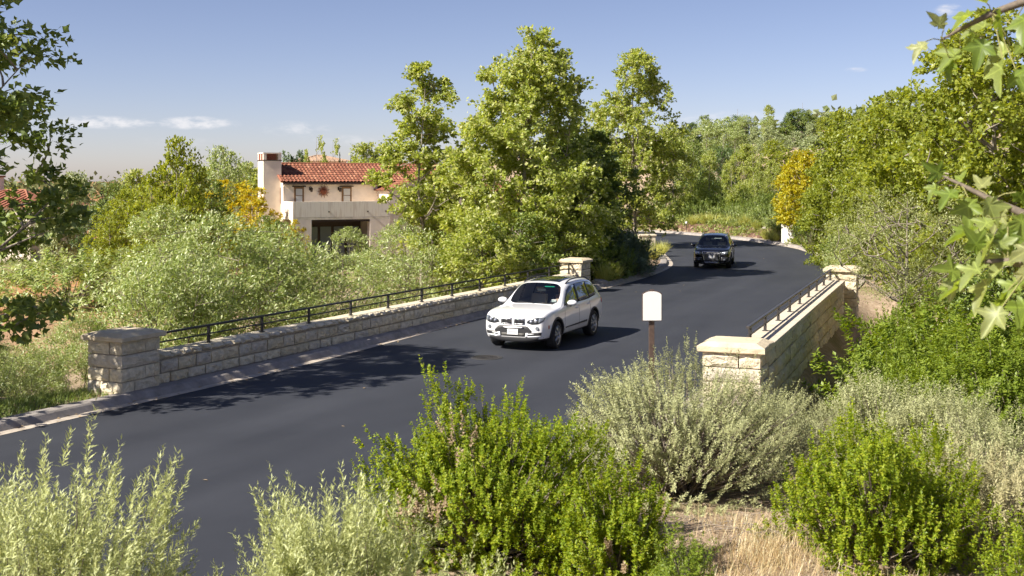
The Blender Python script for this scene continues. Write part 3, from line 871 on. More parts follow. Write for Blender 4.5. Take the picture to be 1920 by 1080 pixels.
villa('villa', xat(598, 150), 150, zat(330, 150), 6.0, 6.0, 1.9, R(20), 'distant house with a small tan hip roof above the red roof ridge', .8, False, TILE=TILE_PALE)
villa('villa', xat(1530, 185), 185, zat(292, 185), 9, 7, 2.6, R(-10), 'distant pink-roofed house among trees on the hillside above the yellow tree', 1.5, True, TILE=TILE_PALE)
# white slab at the roadside, path light
SLY = 82.8
sb = MB().box((-.42, -.22, -.3), (.42, .22, 1.38)).build('gate_pier', pm('white_pier_stucco', (.76, .74, .70), .8, nscale=4, namt=.08), None, bevel=.02)
sb.location = (xat(1477, SLY), SLY, .1); sb.rotation_euler = (0, 0, R(-20)); tag(sb, 'white rendered pier beside the far bend under the yellow tree', 'pier')
PLY = 101
pl_ = empty('path_light', (xat(1287, PLY), PLY, .1)); tag(pl_, 'slim path light with pale globe beside the far bend', 'lamp')
MB().tube([(0, 0, -.2), (0, 0, .75)], .03, 6).build('post', BLACK, pl_)
MB().lathe([(0, .98), (.09, .93), (.11, .85), (.08, .76), (0, .75)], n=10).build('lamp_head', pm('lamp_white', (.7, .7, .68), .5), pl_)
lp = MB().box((-.5, -.35, -.4), (.5, .35, .95)).box((-.56, -.41, .952), (.56, .41, 1.06)).build('stone_pier', ST, None, bevel=.02)
lp.location = (xat(1213, 74.5), 74.5, .1); lp.rotation_euler = (0, 0, R(5)); tag(lp, 'pale low stone pier behind the dark shrubs at the inside of the bend', 'pier')

# ================================================================ CARS
PLASTIC = pm('black_car_plastic', (.022, .022, .024), .6)
RUBBER = pm('tyre_rubber', (.02, .02, .021), .85)
CHROME = pm('chrome', (.75, .75, .76), .15, 1.0)
RIM = pm('alloy_rim', (.42, .42, .44), .32, .9)
DGLASS = pm('tinted_side_glass', (.012, .015, .016), .03, spec=.9, coat=.6)
LAMPG = pm('headlamp_glass', (.22, .24, .27), .08, .3, coat=1.0)
LAMPD = pm('headlamp_dark', (.05, .055, .06), .12, .2, coat=1.0)
LENS = pm('headlamp_lens', (.60, .63, .70), .1, .5, coat=1.0)
WSHIELD = glassmat('windshield_glass', (.74, .82, .82), .10)
CREAM = pm('cream_leather', (.62, .55, .42), .6)
GREYIN = pm('car_interior', (.025, .026, .028), .8)
AMBER = pm('amber_marker', (.55, .12, .02), .3)
TAIL = pm('tail_lamp_red', (.45, .02, .02), .2, coat=1.0)
PLATE = pm('number_plate', (.72, .72, .70), .5)
GAP = pm('panel_gap', (.06, .06, .065), .7)

def evaluated(ob):
    dg = bpy.context.evaluated_depsgraph_get()
    return bpy.data.meshes.new_from_object(ob.evaluated_get(dg), depsgraph=dg)
def strip_copy(me, keep):
    m2 = me.copy(); bm = bmesh.new(); bm.from_mesh(m2)
    bmesh.ops.delete(bm, geom=[f_ for f_ in bm.faces if f_.material_index not in keep], context='FACES')
    bm.to_mesh(m2); bm.free(); return m2

def car(name, label, loc, heading, stations, axles, tr, W, paint, detail, cowl, wtop, rear_i, cat='car', well=.06):
    root = empty(name, (loc[0], loc[1], .0), math.atan2(heading[1], heading[0])); tag(root, label, cat)
    ns = len(stations); J = len(stations[0][1])
    bm = bmesh.new()
    grid = {}
    for i, (x, prof) in enumerate(stations):
        for j, (y, z, *dx) in enumerate(prof):
            xx = x + (dx[0] if dx else 0)
            if y == 0:
                v = bm.verts.new((xx, 0, z)); grid[i, j, 1] = grid[i, j, -1] = v
            else:
                for s in (1, -1): grid[i, j, s] = bm.verts.new((xx, s * y, z))
    cr = bm.edges.layers.float.new('crease_edge')
    for i in range(ns - 1):
        for j in range(J - 1):
            for s in (1, -1):
                q = [grid[i, j, s], grid[i + 1, j, s], grid[i + 1, j + 1, s], grid[i, j + 1, s]]
                q = list(dict.fromkeys(q))
                if s < 0: q.reverse()
                fc = bm.faces.new(q); fc.smooth = True
                fc.material_index = 1 if (i == cowl and j >= J - 3) else (2 if j <= 1 else 0)
    for i, s_ in ((0, 1), (ns - 1, -1)):
        for j in range(1, J - 1):        # nose and tail caps as strips across
            a, b_, c, d = grid[i, j, 1], grid[i, j, -1], grid[i, min(j + 1, J - 1), -1], grid[i, min(j + 1, J - 1), 1]
            q = list(dict.fromkeys([a, b_, c, d] if s_ > 0 else [d, c, b_, a]))
            if len(q) > 2: fc = bm.faces.new(q); fc.smooth = True; fc.material_index = 2 if j <= 1 else 0
        q = list(dict.fromkeys([grid[i, 0, 1], grid[i, 1, -1], grid[i, 1, 1]]))
        if len(q) > 2:
            try: fc = bm.faces.new(q if s_ > 0 else q[::-1]); fc.material_index = 2
            except ValueError: pass
    bm.normal_update()
    bm.edges.ensure_lookup_table()
    def crease(v1, v2, c):
        e = bm.edges.get((v1, v2))
        if e: e[cr] = c
    for s in (1, -1):
        for j in range(J - 3, J - 1):
            crease(grid[cowl, j, s], grid[cowl, j + 1, s], .75); crease(grid[cowl + 1, j, s], grid[cowl + 1, j + 1, s], .6)
            crease(grid[rear_i, j, s], grid[rear_i, j + 1, s], .5)
        crease(grid[cowl, J - 3, s], grid[cowl + 1, J - 3, s], .7)
        for i in range(ns - 1):
            crease(grid[i, 2, s], grid[i + 1, 2, s], .4)
            crease(grid[i, 5, s], grid[i + 1, 5, s], .35 if i >= cowl else .25)
    bmesh.ops.recalc_face_normals(bm, faces=bm.faces)
    me = bpy.data.meshes.new('body_cage'); bm.to_mesh(me); bm.free()
    for m_ in (paint, WSHIELD, PLASTIC, GREYIN): me.materials.append(m_)
    tmp = bpy.data.objects.new('tmp', me); C.objects.link(tmp)
    sm = tmp.modifiers.new('s', 'SUBSURF'); sm.levels = 3; sm.render_levels = 3
    smooth_me = evaluated(tmp)
    bvh = BVHTree.FromPolygons([v.co.copy() for v in smooth_me.vertices], [tuple(p.vertices) for p in smooth_me.polygons])
    # wheel wells
    cut = MB()
    for ax in axles:
        for s in (1, -1):
            cut.lathe([(0, s * (W - .36)), (tr + well, s * (W - .36)), (tr + well, s * (W + .2)), (0, s * (W + .2))], axis='y', n=40, M=Matrix.Translation((ax, 0, tr)))
    cme = cut.mesh('cut'); 
    bmc = bmesh.new(); bmc.from_mesh(cme); bmesh.ops.remove_doubles(bmc, verts=bmc.verts, dist=1e-4); bmesh.ops.recalc_face_normals(bmc, faces=bmc.faces)
    for fc in bmc.faces: fc.material_index = 3
    bmc.to_mesh(cme); bmc.free()
    for m_ in (paint, WSHIELD, PLASTIC, GREYIN): cme.materials.append(m_)
    cob = bpy.data.objects.new('cut', cme); C.objects.link(cob)
    bo = tmp.modifiers.new('b', 'BOOLEAN'); bo.operation = 'DIFFERENCE'; bo.object = cob; bo.solver = 'EXACT'
    final = evaluated(tmp)
    bpy.data.objects.remove(tmp); bpy.data.objects.remove(cob)
    body = link('body', strip_copy(final, (0, 2, 3)), None, root)
    ws = link('windshield', strip_copy(final, (1,)), None, root)
    # ---- surface-following patches
    def hit(axis, sgn, a, c):
        if axis == 'x': o_, d_ = Vector((sgn * 5, a, c)), Vector((-sgn, 0, 0))
        elif axis == 'y': o_, d_ = Vector((a, sgn * 3, c)), Vector((0, -sgn, 0))
        else: o_, d_ = Vector((a, c, 4)), Vector((0, 0, -1))
        h = bvh.ray_cast(o_, d_)
        if h[0] is None:
            h = bvh.find_nearest(o_ + d_ * (2.6 if axis == 'x' else 2.05))
        return h[0], -d_
    def patch(pname, axis, sgn, lo, hi, mat, parent, off=.006, n=10, m=4, thick=.02):
        """surface between two polylines given in the side (x,z), front (y,z) or plan (x,y) view"""
        def samp(pl, t):
            ls = [0]
            for p, q in zip(pl[:-1], pl[1:]): ls.append(ls[-1] + math.hypot(q[0] - p[0], q[1] - p[1]))
            u = t * ls[-1]
            return np.interp(u, ls, [p[0] for p in pl]), np.interp(u, ls, [p[1] for p in pl])
        V = []; F = []
        for i in range(n + 1):
            a, b_ = samp(lo, i / n), samp(hi, i / n)
            for k in range(m + 1):
                t = k / m
                h, outw = hit(axis, sgn, a[0] + (b_[0] - a[0]) * t, a[1] + (b_[1] - a[1]) * t)
                V.append(h + outw * off)
        Wd = m + 1
        for i in range(n):
            for k in range(m):
                q = (i * Wd + k, (i + 1) * Wd + k, (i + 1) * Wd + k + 1, i * Wd + k + 1); F.append(q)
        nb = len(V)
        V += [v - outw * thick for v in V]
        ring = [i * Wd for i in range(n + 1)] + [n * Wd + k for k in range(1, m + 1)] + [i * Wd + m for i in range(n - 1, -1, -1)] + [k for k in range(m - 1, 0, -1)]
        for a, b_ in zip(ring, ring[1:] + ring[:1]): F.append((a, a + nb, b_ + nb, b_))
        me_ = bpy.data.meshes.new(pname); me_.from_pydata([tuple(v) for v in V], [], F)
        bmx = bmesh.new(); bmx.from_mesh(me_); bmesh.ops.recalc_face_normals(bmx, faces=bmx.faces); bmx.to_mesh(me_); bmx.free()
        me_.polygons.foreach_set('use_smooth', [True] * (n * m) + [False] * (len(me_.polygons) - n * m))
        return link(pname, me_, mat, parent)
    # ---- wheels
    def wheel(ax, s, steer=0):
        wo = empty('wheel', (ax, s * (W - .135), tr), 0); wo.parent = root; wo.rotation_euler = (0, 0, steer)
        rr = tr * .70
        h = .125
        MB().lathe([(rr, -h), (tr * .93, -h - .008), (tr * .985, -h * .75), (tr, -h * .4), (tr, h * .4), (tr * .985, h * .75), (tr * .93, h + .008), (rr, h), (rr, -h)], axis='y', n=40).build('tyre', RUBBER, wo, smooth=True)
        ri = MB()
        ri.lathe([(rr, -h), (rr * .94, -h * .8), (rr * .92, 0), (rr * .94, h * .8), (rr, h * 1.02), (rr * 1.01, h * .9)], axis='y', n=40)
        sy = s * h * .78
        for k in range(5):
            a = 2 * PI * k / 5 + .3
            for da in (-.17, .17):
                p0 = Vector((.06 * math.cos(a), sy, .06 * math.sin(a))); p1 = Vector((rr * .45 * math.cos(a + da * .7), sy + s * .012, rr * .45 * math.sin(a + da * .7))); p2 = Vector((rr * .96 * math.cos(a + da * 1.5), sy - s * .005, rr * .96 * math.sin(a + da * 1.5)))
                ri.tube([p0, p1, p2], [.034, .028, .026], 5)
        ri.lathe([(0, sy + s * .02), (.07, sy + s * .015), (.075, sy - s * .04)], axis='y', n=16)
        ri.build('rim', RIM, wo, smooth=True)
        MB().lathe([(0, -.02 * s), (rr * .8, -.02 * s), (rr * .8, -.05 * s)], axis='y', n=24).build('brake_disc', GREYIN, wo)
    for s in (1, -1):
        wheel(axles[0], s, detail.get('steer', 0)); wheel(axles[1], s)
    # ---- arches, windows, side trim, gaps
    for s in (1, -1):
        for ax in axles:
            r0, r1 = tr + well - .004, tr + well + detail['clad']
            ang = np.linspace(-.12, PI + .12, 24)
            lo = [(ax + r0 * math.cos(t), tr + r0 * math.sin(t)) for t in ang]; hi = [(ax + r1 * math.cos(t), tr + r1 * math.sin(t)) for t in ang]
            patch('arch_trim', 'y', s, lo, hi, detail['cladmat'], root, .012, 24, 2, .05)
        for nm, lo, hi in detail['windows']:
            patch('side_window', 'y', s, lo, hi, DGLASS, root, .005, 8, 5)
        lo, hi = detail['window_trim']
        patch('window_surround', 'y', s, lo, hi, PLASTIC, root, .0015, 16, 6)
        for x0, x1, z0, z1 in detail['strips']:
            patch('side_strip', 'y', s, [(x0, z0), (x1, z0 + (z1 - z0) * 0)], [(x0, z0 + .028), (x1, z0 + .028)] if z1 == z0 else [(x0, z0 + .028), (x1, z1 + .028)], PLASTIC, root, .012, 10, 1)
        for pl in detail['gaps']:
            lo = [(x - .006, z) for x, z in pl]; hi = [(x + .006, z) for x, z in pl]
            patch('door_gap', 'y', s, lo, hi, GAP, root, .0025, 8, 1, .006)
        for hx, hz in detail['handles']:
            h, o_ = hit('y', s, hx, hz)
            MB().tube([h + Vector((.10, s * .005, 0)), h + Vector((.07, s * .04, .004)), h + Vector((-.07, s * .04, .004)), h + Vector((-.10, s * .005, 0))], .016, 6).build('door_handle', paint, root)
        # mirror
        mx, mz = detail['mirror']
        h, o_ = hit('y', s, mx, mz - .03)
        mbm = bmesh.new(); bmesh.ops.create_icosphere(mbm, subdivisions=3, radius=1)
        for v in mbm.verts:
            v.co = Vector((v.co.x * .095 - (.02 if v.co.x < 0 else 0), v.co.y * .145, v.co.z * .085 * (1.05 if v.co.z > 0 else .85)))
            v.co.x = max(v.co.x, -.07)
        mm = bpy.data.meshes.new('mirror'); mbm.to_mesh(mm); mbm.free(); mm.polygons.foreach_set('use_smooth', [True] * len(mm.polygons))
        mo = link('mirror', mm, paint, root); mo.location = (h.x, s * (abs(h.y) + .17), mz + .03)
        MB().box((h.x - .05, min(s * (abs(h.y) - .05), s * (abs(h.y) + .14)), mz - .075), (h.x + .03, max(s * (abs(h.y) - .05), s * (abs(h.y) + .14)), mz - .02)).build('mirror_arm', PLASTIC, root, bevel=.01)
        # roof rail
        x0, x1, yr = detail['rail']
        pts = []
        for t in np.linspace(0, 1, 12):
            x = x0 + (x1 - x0) * t
            h, _ = hit('z', 1, x, s * yr)
            pts.append(h + Vector((0, 0, .004 + .05 * min(1, 6 * t, 6 * (1 - t)))))
        MB().tube(pts, .020, 6).build('roof_rail', detail['railmat'], root, smooth=True)
    # interior
    it = MB().box((-1.9, -.72, .42), (1.0, .72, .5)).build('cabin_floor', GREYIN, root)
    xd = stations[cowl][0]
    MB().box((xd - .62, -.70, .72), (xd - .18, .70, 1.02)).build('dashboard', GREYIN, root, bevel=.06)
    for s in (1, -1):
        st = MB().box((-.42, s * .38 - .25, .55), (.12, s * .38 + .25, .74)).build('seat', CREAM, root, bevel=.05)
        MB().prism([(-.34, .66), (-.16, .66), (-.42, 1.30), (-.54, 1.28)], -.24, .24, Matrix.Translation((0, s * .38, 0)) @ MX90).build('backrest', CREAM, st, bevel=.03)
        MB().box((-.56, s * .38 - .12, 1.32), (-.45, s * .38 + .12, 1.50)).build('headrest', CREAM, st, bevel=.035)
    MB().box((-1.35, -.65, .55), (-1.15, .65, 1.35)).build('rear_seat', GREYIN, root, bevel=.05)
    tw = MB(); c_ = Vector((xd - .70, .38, .98))
    tw.tube([c_ + Vector((-.07 * math.sin(t) * .5, .185 * math.cos(t), .185 * math.sin(t))) for t in np.linspace(0, 2 * PI, 21)], .017, 6)
    tw.tube([c_ + Vector((0, -.18, 0)), c_ + Vector((0, .18, 0))], .02, 5)
    tw.build('steering_wheel', GREYIN, root)
    MB().box((xd - .72, -.13, 1.44), (xd - .69, .13, 1.51)).build('rear_view_mirror', GREYIN, root, bevel=.01)
    # roof opening
    if 'sunroof' in detail:
        x0, x1, yy = detail['sunroof']
        patch('sunroof', 'z', 1, [(x0, -yy), (x1, -yy)], [(x0, yy), (x1, yy)], DGLASS, root, .004, 8, 8)
    # tail lamps and rear glass
    for s in (1, -1):
        patch('tail_lamp', 'y', s, detail['tail'][0], detail['tail'][1], TAIL, root, .006, 4, 3)
    patch('rear_window', 'x', -1, [(-.62, detail['rw'][0]), (.62, detail['rw'][0])], [(-.54, detail['rw'][1]), (.54, detail['rw'][1])], DGLASS, root, .006, 8, 4)
    detail['front'](root, patch, hit, paint)
    return root

def sect(w, zb, zs, belt, zt, wt, hood=False, wb=None, dx=0):
    """half section from the sill round to the roof centre"""
    if hood:
        return [(0, zb), (.74 * w, zb), (.955 * w, zb + .13), (w, zs), (w * .998, zs + .22 if zs + .22 < zt - .2 else (zs + zt - .12) / 2), (.97 * w, zt - .115), (.94 * w, zt - .055), (.90 * w, zt - .026), (.835 * w, zt - .014), (.40 * w, zt + .012), (0, zt + .022)]
    return [(0, zb), (.74 * w, zb), (.955 * w, zb + .13), (w, zs), (w, zs + .24), (.975 * w, belt - .03), (.945 * w, belt + .03), (wt, zt - .115), (wt - .085, zt - .04), (wt * .5, zt - .005), (0, zt + .01)]

# ---------------- white SUV
WHITE = pm('white_car_paint', (.80, .80, .80), .25, coat=1.0)
x5 = [
 (2.36, [(0, .27), (.46, .27), (.60, .36), (.67, .48), (.69, .62), (.69, .76), (.67, .85), (.63, .90), (.56, .93), (.32, .945), (0, .955)]),
 (2.30, [(0, .24), (.60, .24), (.77, .34), (.835, .48), (.85, .64), (.84, .80), (.81, .895), (.76, .935), (.68, .955), (.38, .98), (0, .99)]),
 (2.12, sect(.925, .22, .52, 0, 1.035, 0, True)),
 (1.86, sect(.955, .22, .55, 0, 1.075, 0, True)),
 (1.46, sect(.965, .22, .56, 0, 1.105, 0, True)),
 (1.14, sect(.965, .22, .56, 0, 1.125, 0, True)),
 (1.00, sect(.965, .22, .56, 0, 1.132, 0, True)),
 (.33, sect(.965, .22, .56, 1.09, 1.695, .735)),
 (-.25, sect(.965, .22, .56, 1.10, 1.76, .745)),
 (-1.00, sect(.965, .22, .56, 1.115, 1.77, .74)),
 (-1.62, sect(.965, .22, .56, 1.135, 1.735, .715)),
 (-1.98, sect(.955, .23, .56, 1.15, 1.68, .68)),
 (-2.28, [(0, .26), (.68, .26), (.88, .40), (.93, .58), (.935, .80), (.915, 1.06), (.88, 1.14), (.70, 1.37), (.62, 1.42), (.35, 1.445), (0, 1.45)]),
 (-2.44, [(0, .30), (.62, .30), (.80, .42), (.87, .58), (.875, .78), (.85, .98), (.82, 1.05), (.70, 1.12), (.62, 1.14), (.35, 1.15), (0, 1.155)]),
 (-2.50, [(0, .36), (.50, .36), (.68, .46), (.74, .60), (.75, .74), (.73, .86), (.70, .91), (.64, .95), (.55, .96), (.3, .965), (0, .97)]),
]
def x5_front(root, patch, hit, paint):
    DK = PLASTIC
    # bonnet shut lines and body-coloured centre strip come from the shell; twin grilles
    for s in (1, -1):
        g = patch('grille', 'x', 1, [(s * .035, .735), (s * .33, .745)], [(s * .045, .895), (s * .345, .885)], DK, root, .012, 6, 4)
        patch('grille_frame', 'x', 1, [(s * .03, .885), (s * .355, .876)], [(s * .04, .905), (s * .35, .898)], CHROME, g, .020, 6, 1)
        patch('grille_frame', 'x', 1, [(s * .03, .728), (s * .335, .735)], [(s * .03, .742), (s * .34, .752)], CHROME, g, .020, 6, 1)
        for k in range(8):
            y = .045 + k * .040
            patch('slat', 'x', 1, [(s * y, .738), (s * (y + .017), .738)], [(s * (y + .006), .893), (s * (y + .023), .893)], CHROME, g, .024, 1, 3)
        # headlamp
        hl = patch('headlight', 'x', 1, [(s * .40, .775), (s * .56, .735), (s * .74, .755), (s * .86, .83)], [(s * .43, .835), (s * .56, .895), (s * .72, .93), (s * .875, .925)], LAMPD, root, .008, 12, 5)
        for yy, zz, r_ in ((.53, .815, .040), (.66, .835, .044)):
            h, o_ = hit('x', 1, s * yy, zz)
            MB().lathe([(0, .03), (r_ * .6, .024), (r_ * .8, .012)], n=16, M=Matrix.Translation(h + Vector((.004, 0, 0))) @ Matrix.Rotation(R(90), 4, 'Y')).build('lens', LENS, hl, smooth=True)
            MB().lathe([(r_ * .8, .012), (r_, .016), (r_ * 1.15, .004)], n=16, M=Matrix.Translation(h + Vector((.006, 0, 0))) @ Matrix.Rotation(R(90), 4, 'Y')).build('lens_ring', CHROME, hl, smooth=True)
        patch('headlight_glaze', 'x', 1, [(s * .74, .77), (s * .86, .84)], [(s * .75, .915), (s * .868, .915)], LAMPG, hl, .012, 4, 3)
        # lower side intakes with white surrounds
        it = patch('lower_intake', 'x', 1, [(s * .40, .395), (s * .80, .43)], [(s * .40, .51), (s * .815, .535)], DK, root, .006, 6, 3)
        patch('intake_surround', 'x', 1, [(s * .41, .385), (s * .79, .415)], [(s * .41, .418), (s * .80, .442)], paint, it, .02, 6, 2)
        patch('intake_surround', 'x', 1, [(s * .41, .455), (s * .62, .475)], [(s * .41, .478), (s * .62, .495)], paint, it, .018, 4, 2)
        patch('intake_surround', 'x', 1, [(s * .36, .385), (s * .43, .39)], [(s * .385, .505), (s * .45, .505)], paint, it, .022, 3, 3)
        # fog lamp and marker
        h, _ = hit('x', 1, s * .70, .635)
        fg = MB().lathe([(0, .02), (.035, .015), (.045, .02), (.055, .002)], n=16, M=Matrix.Translation(h) @ Matrix.Rotation(R(90), 4, 'Y')).build('fog_lamp', LAMPG, root, smooth=True)
        patch('side_marker', 'y', s, [(2.02, .60), (2.07, .60)], [(2.02, .70), (2.07, .70)], AMBER, root, .006, 2, 2)
    # black lower bumper, centre mouth and plate
    patch('lower_bumper', 'x', 1, [(-.72, .26), (.72, .26)], [(-.84, .385), (.84, .385)], DK, root, .006, 16, 4)
    patch('centre_intake', 'x', 1, [(-.50, .40), (-.42, .40), (.42, .40), (.50, .40)], [(-.55, .56), (-.42, .685), (.42, .685), (.55, .56)], DK, root, .005, 16, 4)
    patch('mouth_mesh', 'x', 1, [(-.34, .41), (.34, .41)], [(-.34, .49), (.34, .49)], pm('intake_mesh', (.09, .085, .075), .6), root, .010, 8, 2)
    patch('skid_bar', 'x', 1, [(-.30, .615), (.30, .615)], [(-.33, .655), (.33, .655)], RIM, root, .016, 8, 2)
    h, _ = hit('x', 1, 0, .52)
    pl = MB().box((h.x + .012, -.16, .445), (h.x + .03, .16, .60)).build('number_plate', PLATE, root, bevel=.008)
    MB().box((h.x + .0305, -.11, .50), (h.x + .0312, .11, .545)).build('plate_print', pm('plate_smudge', (.42, .43, .46), .6), pl)
    h, _ = hit('x', 1, 0, .93)
    bd = MB().lathe([(0, .012), (.036, .010), (.041, .004)], n=20, M=Matrix.Translation((2.245, 0, 1.0)) @ Matrix.Rotation(R(38), 4, 'Y')).build('badge', pm('badge_rim', (.03, .03, .035), .3), root)
    Mb = Matrix.Translation((2.245, 0, 1.0)) @ Matrix.Rotation(R(38), 4, 'Y')
    for k in range(4):
        a0 = k * PI / 2
        MB().prism([(0, 0)] + [(.027 * math.cos(a0 + t), .027 * math.sin(a0 + t)) for t in np.linspace(0, PI / 2, 6)], .0125, .0145, Mb).build('badge_quarter', pm('badge_blue', (.05, .22, .55), .3) if k % 2 else PLATE, bd)
    # stickers behind the windscreen, wipers
    xw = .97
    MB().tube([(1.00, .62, 1.165), (.93, .05, 1.19)], .010, 5).build('wiper', PLASTIC, root)
    MB().tube([(1.00, .05, 1.165), (.93, -.5, 1.19)], .010, 5).build('wiper', PLASTIC, root)
    MB().box((.36, .12, 1.575), (.367, .42, 1.60)).build('toll_tag', pm('green_tag', (.02, .42, .25), .5), root)
    MB().box((.80, .52, 1.20), (.84, .66, 1.27)).build('paper_pass', PLATE, root)
def tube_pts(o, rs): return o
x5d = dict(clad=.055, cladmat=PLASTIC, steer=R(4),
  windows=[('f', [(.80, 1.135), (-.18, 1.15)], [(.72, 1.19), (.30, 1.50), (.10, 1.585), (-.20, 1.615)]),
           ('r', [(-.26, 1.15), (-1.12, 1.185)], [(-.28, 1.617), (-1.12, 1.615)]),
           ('q', [(-1.19, 1.19), (-1.70, 1.235), (-1.78, 1.27)], [(-1.19, 1.612), (-1.60, 1.575), (-1.86, 1.47)])],
  window_trim=([(.85, 1.11), (-1.0, 1.14), (-1.78, 1.20), (-1.86, 1.25)], [(.76, 1.19), (.32, 1.515), (.10, 1.605), (-.5, 1.64), (-1.2, 1.635), (-1.66, 1.59), (-1.92, 1.48)]),
  strips=[(.86, -.86, .50, .53)],
  gaps=[[(.90, .36), (.93, .7), (.86, 1.06)], [(-.22, .36), (-.22, 1.13)], [(-1.08, .50), (-1.16, .8), (-1.12, 1.16)], [(.9, .36), (-.98, .36)]],
  handles=[(-.02, .98), (-1.0, 1.0)], mirror=(.66, 1.15), rail=(.10, -1.85, .64), railmat=PLASTIC, sunroof=(.12, -.95, .47),
  tail=([(-2.18, .93), (-2.40, .93)], [(-2.12, 1.10), (-2.36, 1.08)]), rw=(1.18, 1.50), front=x5_front)
x5loc, x5h = (.98, 33.25), (-.405, -.914)
suv = car('car', 'white SUV with twin slatted grilles driving towards the viewer on the near lane', x5loc, x5h, x5, (1.465, -1.465), .378, .965, WHITE, x5d, 6, 7, 11)

# ---------------- black SUV
BLACKP = pm('black_car_paint', (.004, .0045, .007), .18, coat=.55, spec=.3)
q7 = [
 (2.46, [(0, .26), (.42, .26), (.55, .35), (.62, .46), (.64, .60), (.64, .74), (.62, .84), (.58, .89), (.50, .92), (.28, .94), (0, .95)]),
 (2.38, [(0, .23), (.58, .23), (.75, .33), (.82, .46), (.835, .62), (.82, .78), (.78, .88), (.72, .925), (.64, .95), (.36, .975), (0, .985)]),
 (2.18, sect(.93, .21, .52, 0, 1.02, 0, True)),
 (1.88, sect(.97, .21, .55, 0, 1.065, 0, True)),
 (1.50, sect(.99, .21, .56, 0, 1.10, 0, True)),
 (1.22, sect(.99, .21, .56, 0, 1.13, 0, True)),
 (1.08, sect(.99, .21, .56, 0, 1.145, 0, True)),
 (.36, sect(.99, .21, .56, 1.08, 1.675, .75)),
 (-.25, sect(.99, .21, .56, 1.09, 1.74, .755)),
 (-1.05, sect(.99, .21, .56, 1.10, 1.75, .75)),
 (-1.75, sect(.99, .21, .56, 1.12, 1.715, .72)),
 (-2.12, sect(.975, .22, .56, 1.13, 1.635, .68)),
 (-2.42, [(0, .26), (.70, .26), (.90, .40), (.95, .58), (.955, .80), (.93, 1.04), (.90, 1.11), (.72, 1.32), (.63, 1.37), (.35, 1.395), (0, 1.40)]),
 (-2.56, [(0, .30), (.64, .30), (.82, .42), (.89, .58), (.895, .78), (.87, .97), (.84, 1.03), (.72, 1.09), (.63, 1.11), (.35, 1.12), (0, 1.125)]),
 (-2.62, [(0, .36), (.52, .36), (.70, .46), (.76, .60), (.77, .74), (.75, .86), (.72, .90), (.66, .93), (.56, .94), (.3, .945), (0, .95)]),
]
def q7_front(root, patch, hit, paint):
    g = patch('grille', 'x', 1, [(-.36, .36), (.36, .36)], [(-.44, .88), (.44, .88)], PLASTIC, root, .012, 10, 6)
    patch('grille_frame', 'x', 1, [(-.46, .885), (.46, .885)], [(-.46, .91), (.46, .91)], CHROME, g, .02, 8, 1)
    patch('grille_frame', 'x', 1, [(-.37, .34), (.37, .34)], [(-.37, .362), (.37, .362)], CHROME, g, .02, 8, 1)
    for s in (1, -1):
        patch('grille_frame', 'x', 1, [(s * .355, .36), (s * .385, .36)], [(s * .445, .89), (s * .475, .89)], CHROME, g, .02, 2, 6)
        for k in range(9):
            y = .02 + k * .047
            if s < 0 and k == 0: continue
            patch('slat', 'x', 1, [(s * y * .82, .375), (s * (y * .82 + .012), .375)], [(s * y, .875), (s * (y + .012), .875)], RIM, g, .020, 1, 5)
        hl = patch('headlight', 'x', 1, [(s * .52, .755), (s * .72, .735), (s * .88, .80)], [(s * .52, .885), (s * .74, .915), (s * .905, .915)], LAMPG, root, .008, 8, 4)
        h, o_ = hit('x', 1, s * .68, .825)
        MB().lathe([(0, .03), (.04, .024), (.065, .006)], n=16, M=Matrix.Translation(h + Vector((.004, 0, 0))) @ Matrix.Rotation(R(90), 4, 'Y')).build('lens', LENS if s < 0 else LENS, hl, smooth=True)
        patch('lower_intake', 'x', 1, [(s * .48, .40), (s * .82, .43)], [(s * .50, .55), (s * .85, .565)], PLASTIC, root, .006, 6, 3)
        patch('bumper_crease', 'x', 1, [(s * .50, .575), (s * .86, .59)], [(s * .50, .59), (s * .86, .603)], RIM, root, .008, 6, 1)
        h, _ = hit('x', 1, s * .66, .48)
        MB().lathe([(0, .02), (.035, .015), (.05, .002)], n=14, M=Matrix.Translation(h) @ Matrix.Rotation(R(90), 4, 'Y')).build('fog_lamp', LAMPG, root, smooth=True)
    h, _ = hit('x', 1, 0, .62)
    MB().box((h.x + .014, -.16, .555), (h.x + .032, .16, .70)).build('number_plate', PLATE, root, bevel=.008)
    h, _ = hit('x', 1, 0, .80)
    for k in range(4):
        c = Vector((h.x + .035, (-1.5 + k) * .082, .80))
        MB().tube([c + Vector((0, .055 * math.cos(t), .055 * math.sin(t))) for t in np.linspace(0, 2 * PI, 17)], .008, 5).build('emblem_ring', CHROME, g)
    MB().box((.42, .02, 1.50), (.43, .42, 1.525)).build('sun_visor', PLATE, root)
